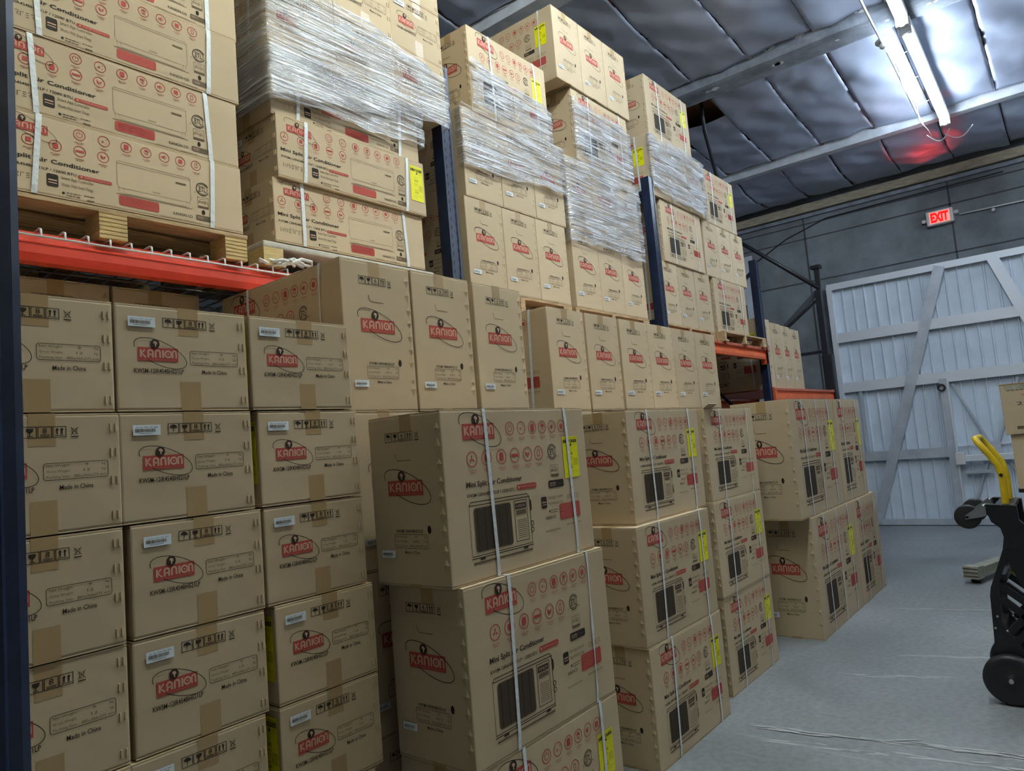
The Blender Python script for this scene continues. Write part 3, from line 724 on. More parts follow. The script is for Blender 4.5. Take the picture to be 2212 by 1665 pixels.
O = make_kit('outdoor_unit_carton', .80, .338, .545, art_tall_end, art_tall_side, 2)
G = make_kit('large_outdoor_unit_carton', 1.10, .42, .84, art_tall_end, art_tall_side, 3)
G2 = make_kit('large_outdoor_unit_carton', .84, .42, .84, art_tall_end, art_tall_side, 4)
G3 = make_kit('large_outdoor_unit_carton', .84, .335, .79, art_tall_end, art_tall_side, 5)

rb = random.Random(11)
def carton(K, end_on, x, y, z, label, group=None, energy=False, straps=True, jit=1.0, sx=1.0, sz=1.0, lab=True, rz=0.0):
    """x,y: the corner of the box nearest the camera side (lowest x, lowest y) in world metres; z: its base above the floor"""
    w_, d_ = (K.W, K.L) if end_on else (K.L, K.W)
    o = thing(K.name, label, 'box', group=group)
    a = math.radians(rb.uniform(-.35, .35)*jit*(.2 if end_on else 1)+rz)
    jx, jy = rb.uniform(-.002, .002)*jit, rb.uniform(-.006, .006)*jit
    if end_on:
        o.rotation_euler = (0, 0, -math.pi/2+a); o.location = (x+jx, y+K.L+jy, z)
        o.scale = (1, sx, sz)
    else:
        o.rotation_euler = (0, 0, a); o.location = (x+jx, y+jy, z); o.scale = (sx, 1, sz)
    def ch(me, nm):
        c = bpy.data.objects.new(nm, me); C.objects.link(c); c.parent = o; return c
    ch(K.body, 'carton_body')
    for tp in K.tape: ch(tp, 'tape')
    if lab: ch(K.bar[1 if end_on else -1], 'barcode_label')
    if straps:
        for st in K.straps: ch(st[rb.randrange(len(st))], 'strap')
    if energy: ch(K.energy, 'energy_label')
    return o
ORD = ['topmost', 'second from the top', 'third from the top', 'fourth from the top', 'fifth from the top', 'sixth from the top', 'lowest']

# ------------------------------------------------------------------ small cartons stacked in the aisle, ends out
colsx = [.404, .7665, 1.130]
rowz = [1.675, 1.3958, 1.1166, .8374, .5582, .2791, 0.0]
cn = ['against the dark near post', 'second from the dark near post', 'beside the taller strapped cartons']
yell = {(2, 0), (2, 1), (2, 3), (2, 4)}
for c_ in range(3):
    for r_ in range(7):
        dx = {(1, 2): .016, (1, 3): .014, (2, 1): .016, (2, 2): .018, (2, 3): .036, (2, 4): .034}.get((c_, r_), .006 if c_ == 0 and r_ else 0)
        z = rowz[r_]; hid = r_ >= 5
        lb = ('small end-on carton, %s, column %s' % (ORD[r_], cn[c_]))
        carton(S, True, colsx[c_]+dx, 1.86, z, lb, 'small cartons stacked ends out at the left', energy=(c_, r_) in yell, straps=not hid, jit=.6, sx=.975)
# tall cartons behind them, under the red beam
for k, x in enumerate((.80, 1.147)):
    for r_ in range(4):
        carton(O, True, x, 2.80, 2.24-.56*(r_+1), ('dim tall carton behind the top small cartons under the red beam, %s one' % ('left', 'right')[k]) if r_ == 0 else 'tall carton hidden behind the small cartons under the red beam',
               'tall cartons at the back under the red beam' if r_ == 0 else 'hidden cartons under the red beam', straps=(r_ == 0), sz=.5575/.545, jit=.3)

# ------------------------------------------------------------------ tall outdoor unit cartons, ends out, standing behind the floor stacks
o_x = [1.585, 1.925, 2.290, 3.030, 3.400, 3.775, 4.130, 4.490, 4.850]
o_y = [2.0]*3+[2.15]*6
tw = ['first (leftmost)', 'second', 'third', 'fourth', 'fifth', 'sixth', 'seventh', 'eighth', 'ninth (rightmost)']
for k in range(9):
    for r_ in range(4):
        z = 2.235-.559*(r_+1); w_ = .338
        sx = (.352/.338) if k > 2 else .985
        lb = ('tall end-on carton, %s in the long upright row below the racks' % tw[k]) if r_ == 0 else \
             ('tall carton %s the %s one of the upright row' % (('right below', 'two layers below', 'on the floor below')[r_-1], tw[k]))
        carton(O, True, o_x[k], o_y[k], z, lb, 'tall cartons in the upright row' if r_ == 0 else 'tall cartons under the upright row', sx=sx, sz=.5562/.545, straps=(k in (0, 3)), jit=.4)

# ------------------------------------------------------------------ floor stacks, long sides out
def floor_stack(K, xs_, y, zs, names, grp, ens, **kw):
    for k, (x, z) in enumerate(zip(xs_, zs)):
        carton(K, False, x, y[k] if isinstance(y, list) else y, z, names[k], grp, energy=ens[k], **kw)
floor_stack(O, [1.575, 1.60, 1.605], [1.555, 1.535, 1.54], [1.0945, .5473, 0],
            ['strapped outdoor-unit carton with yellow energy label, top of the nearest floor stack', 'strapped outdoor-unit carton without energy label, middle of the nearest floor stack', 'strapped carton cut by the bottom edge, lowest of the nearest floor stack'],
            'nearest floor stack', [True, False, True], jit=.5)
floor_stack(O, [2.995, 2.92, 2.93], [1.72, 1.68, 1.68], [1.0945, .5473, 0],
            ['strapped carton on top of the second floor stack from the camera', 'strapped carton in the middle of the second floor stack from the camera', 'strapped carton at the floor in the second floor stack from the camera'],
            'second floor stack', [True, True, True], jit=.5)
floor_stack(O, [3.975, 3.955, 3.96], [1.755, 1.75, 1.755], [1.0945, .5473, 0],
            ['strapped carton without energy label, top of the third floor stack', 'strapped carton with yellow label, middle of the third floor stack', 'strapped carton with yellow label on the floor in the third floor stack'],
            'third floor stack', [False, True, True], jit=.4, sx=.955)
fl_ = [o for o in C.objects if o.get('label', '').startswith('strapped carton without energy label, top of the third')][0]
b = MB(); b.prism([(.01, .549), (-.030, .575), (-.032, .571), (.008, .545)], 'x', .004, .14, 'kraft_edge'); b.obj('lifted_flap', fl_)
floor_stack(G, [5.08, 5.245], [1.62, 1.61], [.845, 0],
            ['large strapped carton at the upper left of the far floor stack', 'large strapped carton on the floor, left in the far stack'], 'far floor stack of large cartons', [True, True], jit=.2)
floor_stack(G2, [6.20, 6.36], [1.62, 1.61], [.845, 0],
            ['large strapped carton at the upper right of the far floor stack', 'large strapped carton on the floor, right in the far stack'], 'far floor stack of large cartons', [True, False], jit=.2, sx=.95)
for k, x in enumerate((5.26, 6.10, 6.94)):                                  # second row behind the far stack
    for r_ in range(2):
        carton(O, False, x, 2.10, .546*r_, 'carton in the dark behind the far floor stack', 'dark cartons behind the far stack', straps=False, lab=False, jit=.2)

# ------------------------------------------------------------------ pallet racking
RF, RB = 2.62, 3.66                                     # front and back post lines
def holes(b, x, y, z0, z1):
    z = z0+.05; k = 0
    while z < z1-.05:
        for dx in (-.022, .022):
            zz = z+(.025 if dx > 0 else 0); pts = [(x+dx+.0085*math.sin(a)*(1-.35*(math.cos(a) < 0)), zz+.013*math.cos(a)) for a in [i*math.pi/5 for i in range(10)]]
            b.add([(px, y-.0008, pz) for px, pz in pts], [list(range(10))], 'hole_dark')
        z += .05
def upright(x, y0, y1, ztop, label, m='rack_blue', wdt=.085, hole=True, brace_to=None):
    t = thing('rack_upright_frame', label, 'pallet rack', (x, y0, 0), group='rack upright frames')
    for nm, yy, hh in (('front_post', 0, hole), ('rear_post', y1-y0, False)):
        b = MB(); h = wdt/2
        # open channel with a stepped front face
        prof = [(-h, .07), (-h, 0), (-h+.02, 0), (-h+.026, .006), (h-.026, .006), (h-.02, 0), (h, 0), (h, .07), (h-.02, .07), (h-.02, .064), (h-.004, .064), (h-.004, .004), (-h+.004, .008), (-h+.004, .064), (-h+.02, .064), (-h+.02, .07)]
        prof = [(-h, 0), (-h+.016, 0), (-h+.020, .004), (h-.020, .004), (h-.016, 0), (h, 0), (h, .075), (h-.022, .075), (h-.022, .071), (h-.004, .071), (h-.004, .008), (-h+.004, .008), (-h+.004, .071), (-h+.022, .071), (-h+.022, .075), (-h, .075)]
        b.prism([(px, py+yy) for px, py in prof], 'z', .01, ztop, m)
        if hh:
            holes(b, 0, .004, .1, ztop)
        b.box((-.07, yy-.02, 0), (.07, yy+.10, .01), m); b.obj(nm, t)
    z = .25; k = 0
    ya, yb = .075, y1-y0
    while z < ztop-.1:
        b = MB(); b.box((-.02, ya-.01, z-.02), (.02, yb+.01, z+.02), m); b.obj('horizontal_brace', t)
        z2 = min(z+1.1, ztop-.1)
        if z2-z > .4:
            b = MB(); p, q = ((ya, z+.03), (yb, z2-.03)) if k % 2 else ((yb, z+.03), (ya, z2-.03))
            b.prism([(p[0], p[1]-.02), (q[0], q[1]-.02), (q[0], q[1]+.02), (p[0], p[1]+.02)], 'x', -.018, .018, m); b.obj('diagonal_brace', t)
        z += 1.1; k += 1
    return t
upright(.34, RF, RB, 3.6, 'rack upright hidden behind the dark near post', hole=False)
upright(2.888, RF, RB, 3.70, 'perforated blue rack upright between the wrapped small cartons and the wrapped tall cartons')
upright(5.375, RF, RB, 3.67, 'perforated blue rack upright in the middle of the picture, right of the wrapped tall cartons')
upright(7.715, RF, RB, 3.32, 'dark rack upright where the two orange beams end')
p5 = upright(10.13, RF, RB, 3.28, 'dark rack upright beside the yard door', m='rack_black', hole=False)
b = MB(); b.box((-.02, .0, 3.26), (.03, .06, 3.60), 'rack_black'); b.box((-.05, -.03, 3.58), (.07, .10, 3.63), 'rack_black', bev=.01); b.obj('post_cap', p5)
b = MB(); b.box((-.075, -.05, 1.5), (.07, .08, 2.40), 'rack_black', bev=.012); b.obj('post_guard', p5)
# the dark post close to the camera at the left edge
np_ = thing('rack_upright_frame', 'near dark rack post filling the left edge of the picture', 'pallet rack', (.246, 1.0, 0), group='rack upright frames')
for nm, yy in (('front_post', 0), ('rear_post', .85)):
    b = MB(); h = .062
    prof = [(-h, 0), (h-.030, 0), (h-.024, .010), (h-.010, .012), (h, .018), (h, .09), (h-.02, .09), (h-.02, .085), (h-.004, .085), (h-.004, .022), (-h, .008)]
    b.prism([(px, py+yy) for px, py in prof], 'z', .012, 3.9, 'rack_blue'); b.box((-.08, yy-.02, 0), (.08, yy+.12, .012), 'rack_blue'); b.obj(nm, np_)
for z in (.3, 1.4, 2.5, 3.6):
    b = MB(); b.box((-.05, .07, z-.02), (-.01, .86, z+.02), 'rack_blue'); b.obj('horizontal_brace', np_)

def beam(x0, x1, ztop, m, label, h=.105, y=RF-.012):
    t = thing('rack_beam', label, 'rack beam', (x0, y, ztop-h), group='rack beams')
    L_ = x1-x0; b = MB()
    prof = [(0, 0), (.05, 0), (.05, h-.035), (.05, h), (.022, h), (.018, h-.028), (.006, h-.034), (-.004, h-.045), (-.006, .028), (-.002, .008)]
    b.prism(prof, 'x', .0, L_, m); 
    b.obj('beam_rail', t)
    for xx in (0, L_-.05):
        b = MB(); b.box((xx, -.012, -.05), (xx+.05, -.004, h+.03), m, bev=.002); b.box((xx if xx else -.004, -.012, -.05), (xx+.05 if xx else 0.0, .05, h+.03), m); b.obj('end_connector', t)
    return t
def deck(x0, x1, ztop, m, label, wires=True, step=.0715):
    t = thing('wire_deck', label, 'shelf', (x0, RF, ztop), group='rack decks'); L_ = x1-x0
    if wires:
        b = MB(); k = 0; x = .03
        while x < L_-.02:
            b.tube([(x, RB-RF, .006), (x, -.010, .006), (x, -.022, .002), (x, -.024, -.028)], .0040, m, 6); x += step
        b.obj('deck_wires', t)
        b = MB()
        for yy, zz in ((-.0275, -.024), (.2, .0), (.5, .0), (.8, .0)): b.tube([(0, yy, zz), (L_, yy, zz)], .0038, m, 6)
        b.obj('cross_wires', t)
    else:
        b = MB(); n = int(L_/.034); b.box((0, .0, 0), (L_, RB-RF, .006), m)
        for k in range(n): b.box((k*.034, -.03, -.014), (k*.034+.020, .06, .014), m, bev=.004)
        b.obj('deck_panel', t)
    return t
ZB = FL+.845
for i, (x0, x1, m, n1) in enumerate(((.39, 2.84, 'beam_red', 'red rack beam with white wire lip above the small cartons'), (2.935, 5.325, 'beam_orange', 'rack beam under the wrapped tall cartons, hidden by the upright row'), (5.425, 7.665, 'beam_orange', 'upper orange rack beam above the dark opening'))):
    z = ZB if i < 1 else FL+.82
    h = .105 if i == 0 else .10
    beam(x0, x1, z, m, n1, h)
    beam(x0, x1, z, m, 'rear rack beam behind the '+('red front beam', 'upright row', 'upper orange front beam')[i], h, RB-.04)
deck(.39, 2.84, ZB+.002, 'galv_wire', 'white wire deck hooked over the red beam')
deck(2.935, 5.325, FL+.822, 'galv_wire', 'wire deck hidden under the wrapped tall cartons', step=.15)
deck(5.425, 7.665, FL+.828, 'deck_orange', 'ribbed orange deck on the upper orange beam', wires=False)
for z, n1 in ((FL+.395, 'lower orange rack beam between the two far uprights'),):
    beam(7.765, 10.08, z, 'beam_orange', n1, .12); beam(7.765, 10.08, z, 'beam_orange', 'rear beam under the far cartons', .12, RB-.04)
deck(7.765, 10.08, FL+.403, 'deck_orange', 'ribbed orange deck on the lower orange beam', wires=False)
# diagonal steel strut and flat brace above the far upright
b = MB(); b.tube([(10.13, 2.64, 3.31), (10.10, 4.28, 4.77)], .028, 'rack_black', 8); so = b.obj('steel_strut', p5); so.location = (-10.13, -RF, 0)
b = MB(); b.prism([(2.70, 3.30), (2.70, 3.21), (3.63, 2.42), (3.63, 2.51)], 'x', 10.14, 10.155, 'concrete_groove'); so = b.obj('flat_brace', p5); so.location = (-10.13, -RF, 0)

# ------------------------------------------------------------------ pallets
def pallet(x0, x1, ztop, y, label, style, hgt=.12, dep=1.0):
    t = thing('pallet', label, 'pallet', (x0, y, ztop-hgt), group='pallets on the racks'); L_ = x1-x0
    wood = {'ply': 'pallet_wood', 'grey': 'pallet_grey', 'wood': 'pallet_wood'}[style]
    dk = .016
    if style == 'grey':
        b = MB(); b.box((0, 0, hgt-.028), (L_, dep, hgt), wood, bev=.008); b.obj('deck_board', t)
    else:
        n = 6
        for k in range(n):
            y0 = (dep-.10)*k/(n-1); b = MB(); b.box((0, y0, hgt-dk), (L_, y0+.10, hgt), wood, bev=.002); b.obj('deck_board', t)
    for xx in (0.0, (L_-.10)/2, L_-.10):
        if style == 'wood':
            b = MB(); b.box((xx+.0, 0, .014), (xx+.045 if xx < L_/2 else xx+.10, dep, hgt-dk), wood, bev=.002); b.obj('stringer', t)
        else:
            for yy in (0.0, (dep-.12)/2, dep-.12):
                b = MB(); b.box((xx, yy, .0), (xx+.095, yy+.12, hgt-(dk if style == 'ply' else .028)), 'plywood', bev=.002)
                if style == 'ply' and yy == 0:
                    for k in range(1, 7): b.box((xx+.001, yy-.0012, .105*k/7), (xx+.094, yy+.002, .105*k/7+.0022), 'ply_line')
                b.obj('block', t)
        if style == 'wood':
            b = MB(); b.box((xx, 0, 0), (xx+.10, dep, .014), wood); b.obj('bottom_board', t)
    return t
pallet(.56, 1.60, FL+.965, 2.60, 'pallet with layered plywood blocks under the left column of small cartons', 'ply', .11)
pallet(1.67, 2.68, FL+.963, 2.60, 'pale worn pallet under the wrapped small cartons', 'grey', .108)
pallet(3.02, 4.06, FL+.940, 2.66, 'wooden pallet under the left block of wrapped tall cartons', 'wood', .105)
pallet(4.11, 5.17, FL+.940, 2.66, 'wooden pallet under the right block of wrapped tall cartons', 'wood', .105)
pallet(5.42, 6.42, FL+.935, 2.64, 'wooden pallet partly hidden behind the blue upright', 'wood', .095)
pallet(6.45, 7.56, FL+.935, 2.56, 'wooden pallet with open ends on the upper orange beam', 'wood', .095)
b = MB(); rnd = random.Random(4)
for k in range(5):
    x = 1.70+.04*k; b.tube([(x+.05*math.sin(i+k), 2.585-.02*math.sin(i*1.3+k)+.03*i/6, ZB+.022+.012*math.sin(i*1.7+k)+.006*k) for i in range(7)], .007, 'cable_white', 6)
tag(b.obj('plastic_scrap'), 'crumpled scrap of clear plastic on the right end of the red beam', 'plastic scrap')

# ------------------------------------------------------------------ loads on the racks
grp = 'small cartons on the rack, long sides out'
z = FL+.968
for k in range(7):
    zz = z+.2785*k
    for row in range(2):
        dx = (0, -.002, .012, .018, .0, .01, 0)[k]
        carton(S, False, .695+dx, 2.60+.37*row, zz, ('small carton with its long printed side out, %s above the plywood-block pallet' % ('first', 'second', 'third', 'fourth', 'fifth', 'sixth', 'seventh')[k]) if row == 0 else 'rear small carton in the left rack column', grp if row == 0 else 'rear small cartons in the left rack column', jit=.4, straps=(row == 0))
z = FL+.966
for k in range(3):
    for row in range(2):
        carton(S, False, 1.73+(.0, .02, .012)[k], 2.60-(0, .02, 0)[k]+.375*row, z+.288*k, ('small carton, long side out, on the pale pallet, %s' % ('lowest', 'second up with yellow label', 'third up, half wrapped')[k]) if row == 0 else 'rear small carton on the pale pallet',
               grp if row == 0 else 'rear small cartons on the pale pallet', energy=(k == 1 and row == 0), jit=.3, sz=1.035, straps=(row == 0))
for r_ in range(4):
    for c_ in range(3):
        carton(S, True, 1.725+.3725*c_, 2.57, FL+1.836+.3075*r_, 'small end-on carton above the pale pallet, %s in the %s end-on row' % (('left', 'middle', 'right')[c_], ('lowest', 'second', 'third', 'fourth')[r_]),
               'small cartons ends out at the top of the pale-pallet load', jit=.3, sx=1.012, sz=1.1, straps=(c_ == 0))
def trio(x, y, z, where, grp, step=.342, dy=(0, 0, 0), first_energy=False, hidden=False, n=3):
    nm = ('left', 'middle', 'right') if n == 3 else ('first', 'second', 'third', 'fourth')
    for c_ in range(n):
        carton(O, True, x+step*c_, y+dy[c_ % len(dy)], z, 'tall carton end out, %s of the %s' % (nm[c_], where), grp, energy=(c_ == 0 and first_energy), straps=(c_ == 0), jit=.3)
zr = FL+.942
trio(3.035, 2.66, zr, 'bottom three on the left wrapped pallet', 'tall cartons on the left wrapped pallet', .342)
trio(3.055, 2.655, zr+.549, 'middle three on the left wrapped pallet', 'tall cartons on the left wrapped pallet', .342)
for row in range(2): carton(O, False, 3.165, 2.65+.345*row, zr+1.098, 'strapped carton, long side out, crowning the left wrapped pallet' if row == 0 else 'rear carton on top of the left wrapped pallet', 'top of the left wrapped pallet', energy=(row == 0), jit=.3)
trio(4.13, 2.66, zr, 'bottom three on the right wrapped pallet', 'tall cartons on the right wrapped pallet', .342)
trio(4.12, 2.655, zr+.549, 'second three, wrapped, on the right wrapped pallet', 'tall cartons on the right wrapped pallet', .342)
for row in range(2): carton(O, False, 4.29, 2.65+.345*row, zr+1.098, 'strapped carton under film, long side out, third layer of the right wrapped pallet' if row == 0 else 'rear carton in the third layer of the right wrapped pallet', 'third layer of the right wrapped pallet', jit=.3)
trio(4.105, 2.635, zr+1.647, 'overhanging top three on the right wrapped pallet', 'tall cartons on the right wrapped pallet', .345, first_energy=True)
zr = FL+.937
trio(5.435, 2.66, zr, 'bottom three behind the second blue upright', 'tall cartons behind the second blue upright', .345)
for row in range(2): carton(O, False, 5.545, 2.645+.345*row, zr+.549, 'strapped carton, long side out, second layer right of the second blue upright' if row == 0 else 'rear carton in the second layer beyond the blue upright', 'second layer beyond the blue upright', jit=.3, sx=1.03)
trio(5.425, 2.63, zr+1.098, 'wrapped three above the second blue upright', 'tall cartons behind the second blue upright', .352, first_energy=True)
for row in range(2): carton(O, False, 5.475, 2.64+.345*row, zr+1.647, 'strapped carton with yellow label, highest one above the second blue upright' if row == 0 else 'rear carton at the top above the blue upright', 'top above the blue upright', energy=(row == 0), jit=.3, sx=1.06)
for row in range(2): carton(O, False, 6.56, 2.66+.345*row, zr, 'strapped carton, long side out, lowest on the pallet with open ends' if row == 0 else 'rear carton on the pallet with open ends', 'lowest layer on the open-ended pallet', jit=.2, sx=1.0)
trio(6.44, 2.66, zr+.549, 'three beside the far rack upright, second layer', 'tall cartons on the open-ended pallet', .341)
for row in range(2): carton(O, False, 6.56, 2.655+.345*row, zr+1.098, 'strapped carton with yellow label on top, beside the ceiling pipe' if row == 0 else 'rear carton on top of the far pallet', 'top layer on the open-ended pallet', energy=(row == 0), jit=.2, sx=.97)
for c_ in range(4):
    carton(G3, True, 7.80+.342*c_, 2.70, FL+.418, 'tall carton end out on the lower orange beam, %s one' % ('leftmost', 'second', 'third', 'rightmost')[c_], 'tall cartons on the lower orange beam', energy=(c_ == 0), jit=.5, sz=(1, .97, .96, .94)[c_])

# ------------------------------------------------------------------ stretch wrap sheets
def wrap(name_label, x0, x1, y, lo, hi, ret=(.25, .10), seed=1, nx=90, nz=26):
    """clear film over the front of a load: lo/hi are (height at left, height at right) in room z; short returns round both sides"""
    b = MB(); rnd = random.Random(seed); vs = []
    Wd = x1-x0; per = ret[0]+Wd+ret[1]
    ph = [rnd.uniform(0, 6) for _ in range(8)]
    for i in range(nx+1):
        s = per*i/nx
        if s < ret[0]: px, py, t = x0, y+ret[0]-s, 0.0
        elif s <= ret[0]+Wd: px, py, t = x0+s-ret[0], y, (s-ret[0])/Wd
        else: px, py, t = x1, y+(s-ret[0]-Wd), 1.0
        zl = lo[0]+(lo[1]-lo[0])*t+.010*math.sin(9*t+ph[0])+.006*math.sin(31*t+ph[1]); zh = hi[0]+(hi[1]-hi[0])*t+.012*math.sin(7*t+ph[2])+.006*math.sin(23*t+ph[3])
        for j in range(nz+1):
            v = j/nz; z = zl+(zh-zl)*v
            d = .004*math.sin(60*z+3*t+ph[4])+.003*math.sin(130*z-9*t+ph[5])+.003*math.sin(12*t+20*z)
            d -= .007
            nxv, nyv = (1, 0) if s < ret[0] else ((0, 1) if s <= ret[0]+Wd else (-1, 0))
            vs.append((px+nxv*d, py+nyv*d, z))
    fs = [[i*(nz+1)+j, (i+1)*(nz+1)+j, (i+1)*(nz+1)+j+1, i*(nz+1)+j+1] for i in range(nx) for j in range(nz)]
    b.add(vs, fs, 'stretch_film', True)
    return tag(b.obj('stretch_wrap'), name_label, 'plastic wrap', 'stretch wrap round the rack loads')
wrap('wide band of clear stretch wrap around the small cartons on the pale pallet', 1.715, 2.842, 2.555, (FL+1.60, FL+1.80), (FL+2.22, FL+2.09), ret=(.4, .05), seed=1)
wrap('loose lower edge of stretch wrap hanging over the third small carton on the pale pallet', 1.735, 2.655, 2.575, (FL+1.60, FL+1.63), (FL+1.83, FL+1.83), ret=(.3, .2), seed=2)
wrap('glaring stretch wrap over the middle cartons of the left wrapped pallet', 3.045, 4.085, 2.635, (FL+1.66, FL+1.72), (FL+2.045, FL+2.045), ret=(.05, .2), seed=3)
wrap('stretch wrap slanting across the top carton of the left wrapped pallet', 3.155, 3.975, 2.632, (FL+2.055, FL+2.055), (FL+2.36, FL+2.27), ret=(.0, .2), seed=4)
wrap('stretch wrap over the second layer of the right wrapped pallet', 4.112, 5.16, 2.637, (FL+1.42, FL+1.40), (FL+2.035, FL+2.035), ret=(.05, .2), seed=5)
wrap('stretch wrap over the long carton of the right wrapped pallet', 4.285, 5.10, 2.632, (FL+2.05, FL+2.05), (FL+2.50, FL+2.47), ret=(.02, .2), seed=6)
wrap('bright stretch wrap over the cartons above the second blue upright', 5.42, 6.49, 2.612, (FL+2.08, FL+2.03), (FL+2.575, FL+2.575), ret=(.03, .2), seed=7)

# ------------------------------------------------------------------ ceiling tubes, pipe, conduit
def fixture(xa, xb, y, label, glow='tube_glow', zoff=-.125):
    L_ = xb-xa; za, zb = roof(xa)+zoff, roof(xb)+zoff
    t = thing('tube_light', label, 'ceiling light', (xa, y, za), group='ceiling tube lights')
    s = (zb-za)/L_; P = lambda x, yy, z: (x, yy, z+s*x)
    b = MB(); b.add([P(x, yy, z) for x in (0, L_) for yy, z in ((-.05, .03), (.05, .03), (.05, .09), (-.05, .09))], [[0,1,2,3],[7,6,5,4],[0,4,5,1],[1,5,6,2],[2,6,7,3],[3,7,4,0]], 'fixture_white'); b.obj('housing', t)
    b = MB(); b.tube([P(.04, 0, -.02), P(L_-.04, 0, -.02)], .036, glow, 10); b.obj('tube', t)
    for x in (0, L_-.05):
        b = MB(); b.add([P(x+dx, yy, z) for dx in (0, .05) for yy, z in ((-.05, -.05), (.05, -.05), (.05, .03), (-.05, .03))], [[0,1,2,3],[7,6,5,4],[0,4,5,1],[1,5,6,2],[2,6,7,3],[3,7,4,0]], 'fixture_white'); b.obj('end_cap', t)
    return t
fixture(7.24, 9.44, .885, 'long lit ceiling tube light nearest the exit sign')
fixture(4.96, 7.16, .885, 'lit ceiling tube light cut by the top edge of the picture', 'tube_glow_mid')
fixture(2.68, 4.88, .885, 'lit ceiling tube light above the aisle, outside the picture', 'tube_glow_green')
fixture(.40, 2.60, .885, 'lit ceiling tube light over the camera, outside the picture', 'tube_glow_warm')
for k, x in enumerate((.40, 2.68, 4.96, 7.24)):  # added row of unseen fill tubes, evens out light on low carton fronts
    fixture(x, x+2.2, -2.9, 'added fill tube light, unseen, right of the aisle, %s' % ('nearest the camera', 'second', 'third', 'last')[k], 'tube_glow' if k == 3 else 'fill_glow_dim')
b = MB(); zc = lambda x: roof(x)-.10
pts = [(x, 1.10+.004*math.sin(x*3), zc(x)) for x in [4.9+.3*i for i in range(16)]]
b.tube(pts, .011, 'cable_white', 8)
cd = thing('light_conduit', 'thin white conduit with loose cable running beside the tube lights', 'conduit', (0, 0, 0))
b.obj('conduit', cd)
b = MB()
b.tube([(x, 1.085+.02*math.sin(x*7), zc(x)-.02-.018*math.sin(x*5)**2) for x in [7.4+.1*i for i in range(24)]], .005, 'cable_white', 6)
b.tube([(9.6+.25*math.sin(a)*.5, 1.10-.42*a/3.14*.55, zc(9.7)-.04-.07*math.sin(a)) for a in [k*.314 for k in range(11)]], .006, 'cable_white', 6)
b.tube([(9.75+.05*math.sin(a), .95-.30*a/3.14, zc(9.7)-.02-.09*math.sin(a)) for a in [k*.314 for k in range(11)]], .006, 'cable_white', 6)
b.obj('loose_cable', cd)
b = MB(); b.disc((7.42, 1.09, zc(7.42)+.02), .075, 'z', .03, 'fixture_white', 20, .008); b.disc((7.42, 1.09, zc(7.42)-.02), .04, 'z', .05, 'fixture_white', 16, .01); b.obj('junction_box', cd)
for x in (7.75, 8.3, 8.9):
    b = MB(); b.tube([(x, 1.10, zc(x)+.01), (x+.06, .96, zc(x)+.05)], .004, 'cable_white', 6); b.obj('hanger', cd)
b = MB(); b.tube([(7.70, 3.03, roof(7.7)+.32), (7.72, 3.035, roof(7.7)-.15), (8.55, 3.26, FL+3.10), (8.75, 3.31, FL+2.95)], .022, 'rack_black', 8)
tag(b.obj('hanging_pipe'), 'black pipe hanging out of the gap in the ceiling insulation', 'pipe')
b = MB(); b.tube([(WX-.03, 1.04, FL+2.615), (WX-.03, .3, FL+2.60), (WX-.03, -2.0, FL+2.58)], .010, 'cable_white', 8); b.disc((WX-.04, .66, FL+2.57), .022, 'x', .03, 'cable_white', 12, .004)
tag(b.obj('sign_conduit'), 'thin pale conduit running right from the exit sign', 'conduit')
b = MB()
b.tube([(WX-.02, 3.9, FL+2.55), (WX-.02, 3.3, FL+2.85), (WX-.02, 2.7, FL+3.02), (WX-.02, 2.0, FL+3.03), (WX-.02, 0.5, FL+3.04)], .008, 'rack_black', 6)
tag(b.obj('wall_cable'), 'dark cable drooping along the top of the concrete wall', 'cable')

# exit sign face
A = Art(.24, .16); A.rect(0, 0, 1, 1, 'sign_panel')
A.text('EXIT', .06, .08, .94, .92, 'sign_red', 2, bold=.055)
b = MB(); A.emit(b, (-.041, .12, .02), (0, -1, 0), (0, 0, 1), (-1, 0, 0), .001); b.obj('sign_face', ex)
ld = bpy.data.lights.new('sign_lamp', 'SPOT'); ld.color = (1, .03, .02); ld.energy = 4; ld.spot_size = math.radians(56); ld.spot_blend = .5; ld.shadow_soft_size = .04
lo = bpy.data.objects.new('sign_lamp', ld); C.objects.link(lo); lo.parent = ex; lo.location = (-.07, 0, .23)
lo.rotation_euler = Vector((-1.0, .0, .85)).to_track_quat('-Z', 'Y').to_euler()

# ------------------------------------------------------------------ hand truck (black plastic, yellow handle)
HX = 4.47
ht = thing('hand_truck', 'black convertible hand truck with yellow handle standing at the right edge', 'hand truck', (HX, .47, 0))
o_ = lambda y, z: (y-.47, z+FL)
outer = [o_(*p) for p in ((.483, -.495), (.482, -.544), (.469, -.586), (.434, -.617), (.424, -.663), (.436, -.725), (.471, -.818), (.512, -.923), (.520, -.965), (.525, -1.118), (.529, -1.204), (.545, -1.235), (.545, -1.30))]
def strip(b, pts, wd_, xa, xb, m):
    P = [Vector(p) for p in pts]; L_, R_ = [], []
    for i, q in enumerate(P):
        d = (P[min(i+1, len(P)-1)]-P[max(i-1, 0)]).normalized(); n = Vector((-d.y, d.x))*((wd_[i] if isinstance(wd_, list) else wd_)/2)
        L_.append(q+n); R_.append(q-n)
    for i in range(len(P)-1):
        b.prism([tuple(L_[i]), tuple(L_[i+1]), tuple(R_[i+1]), tuple(R_[i])], 'x', xa, xb, m)
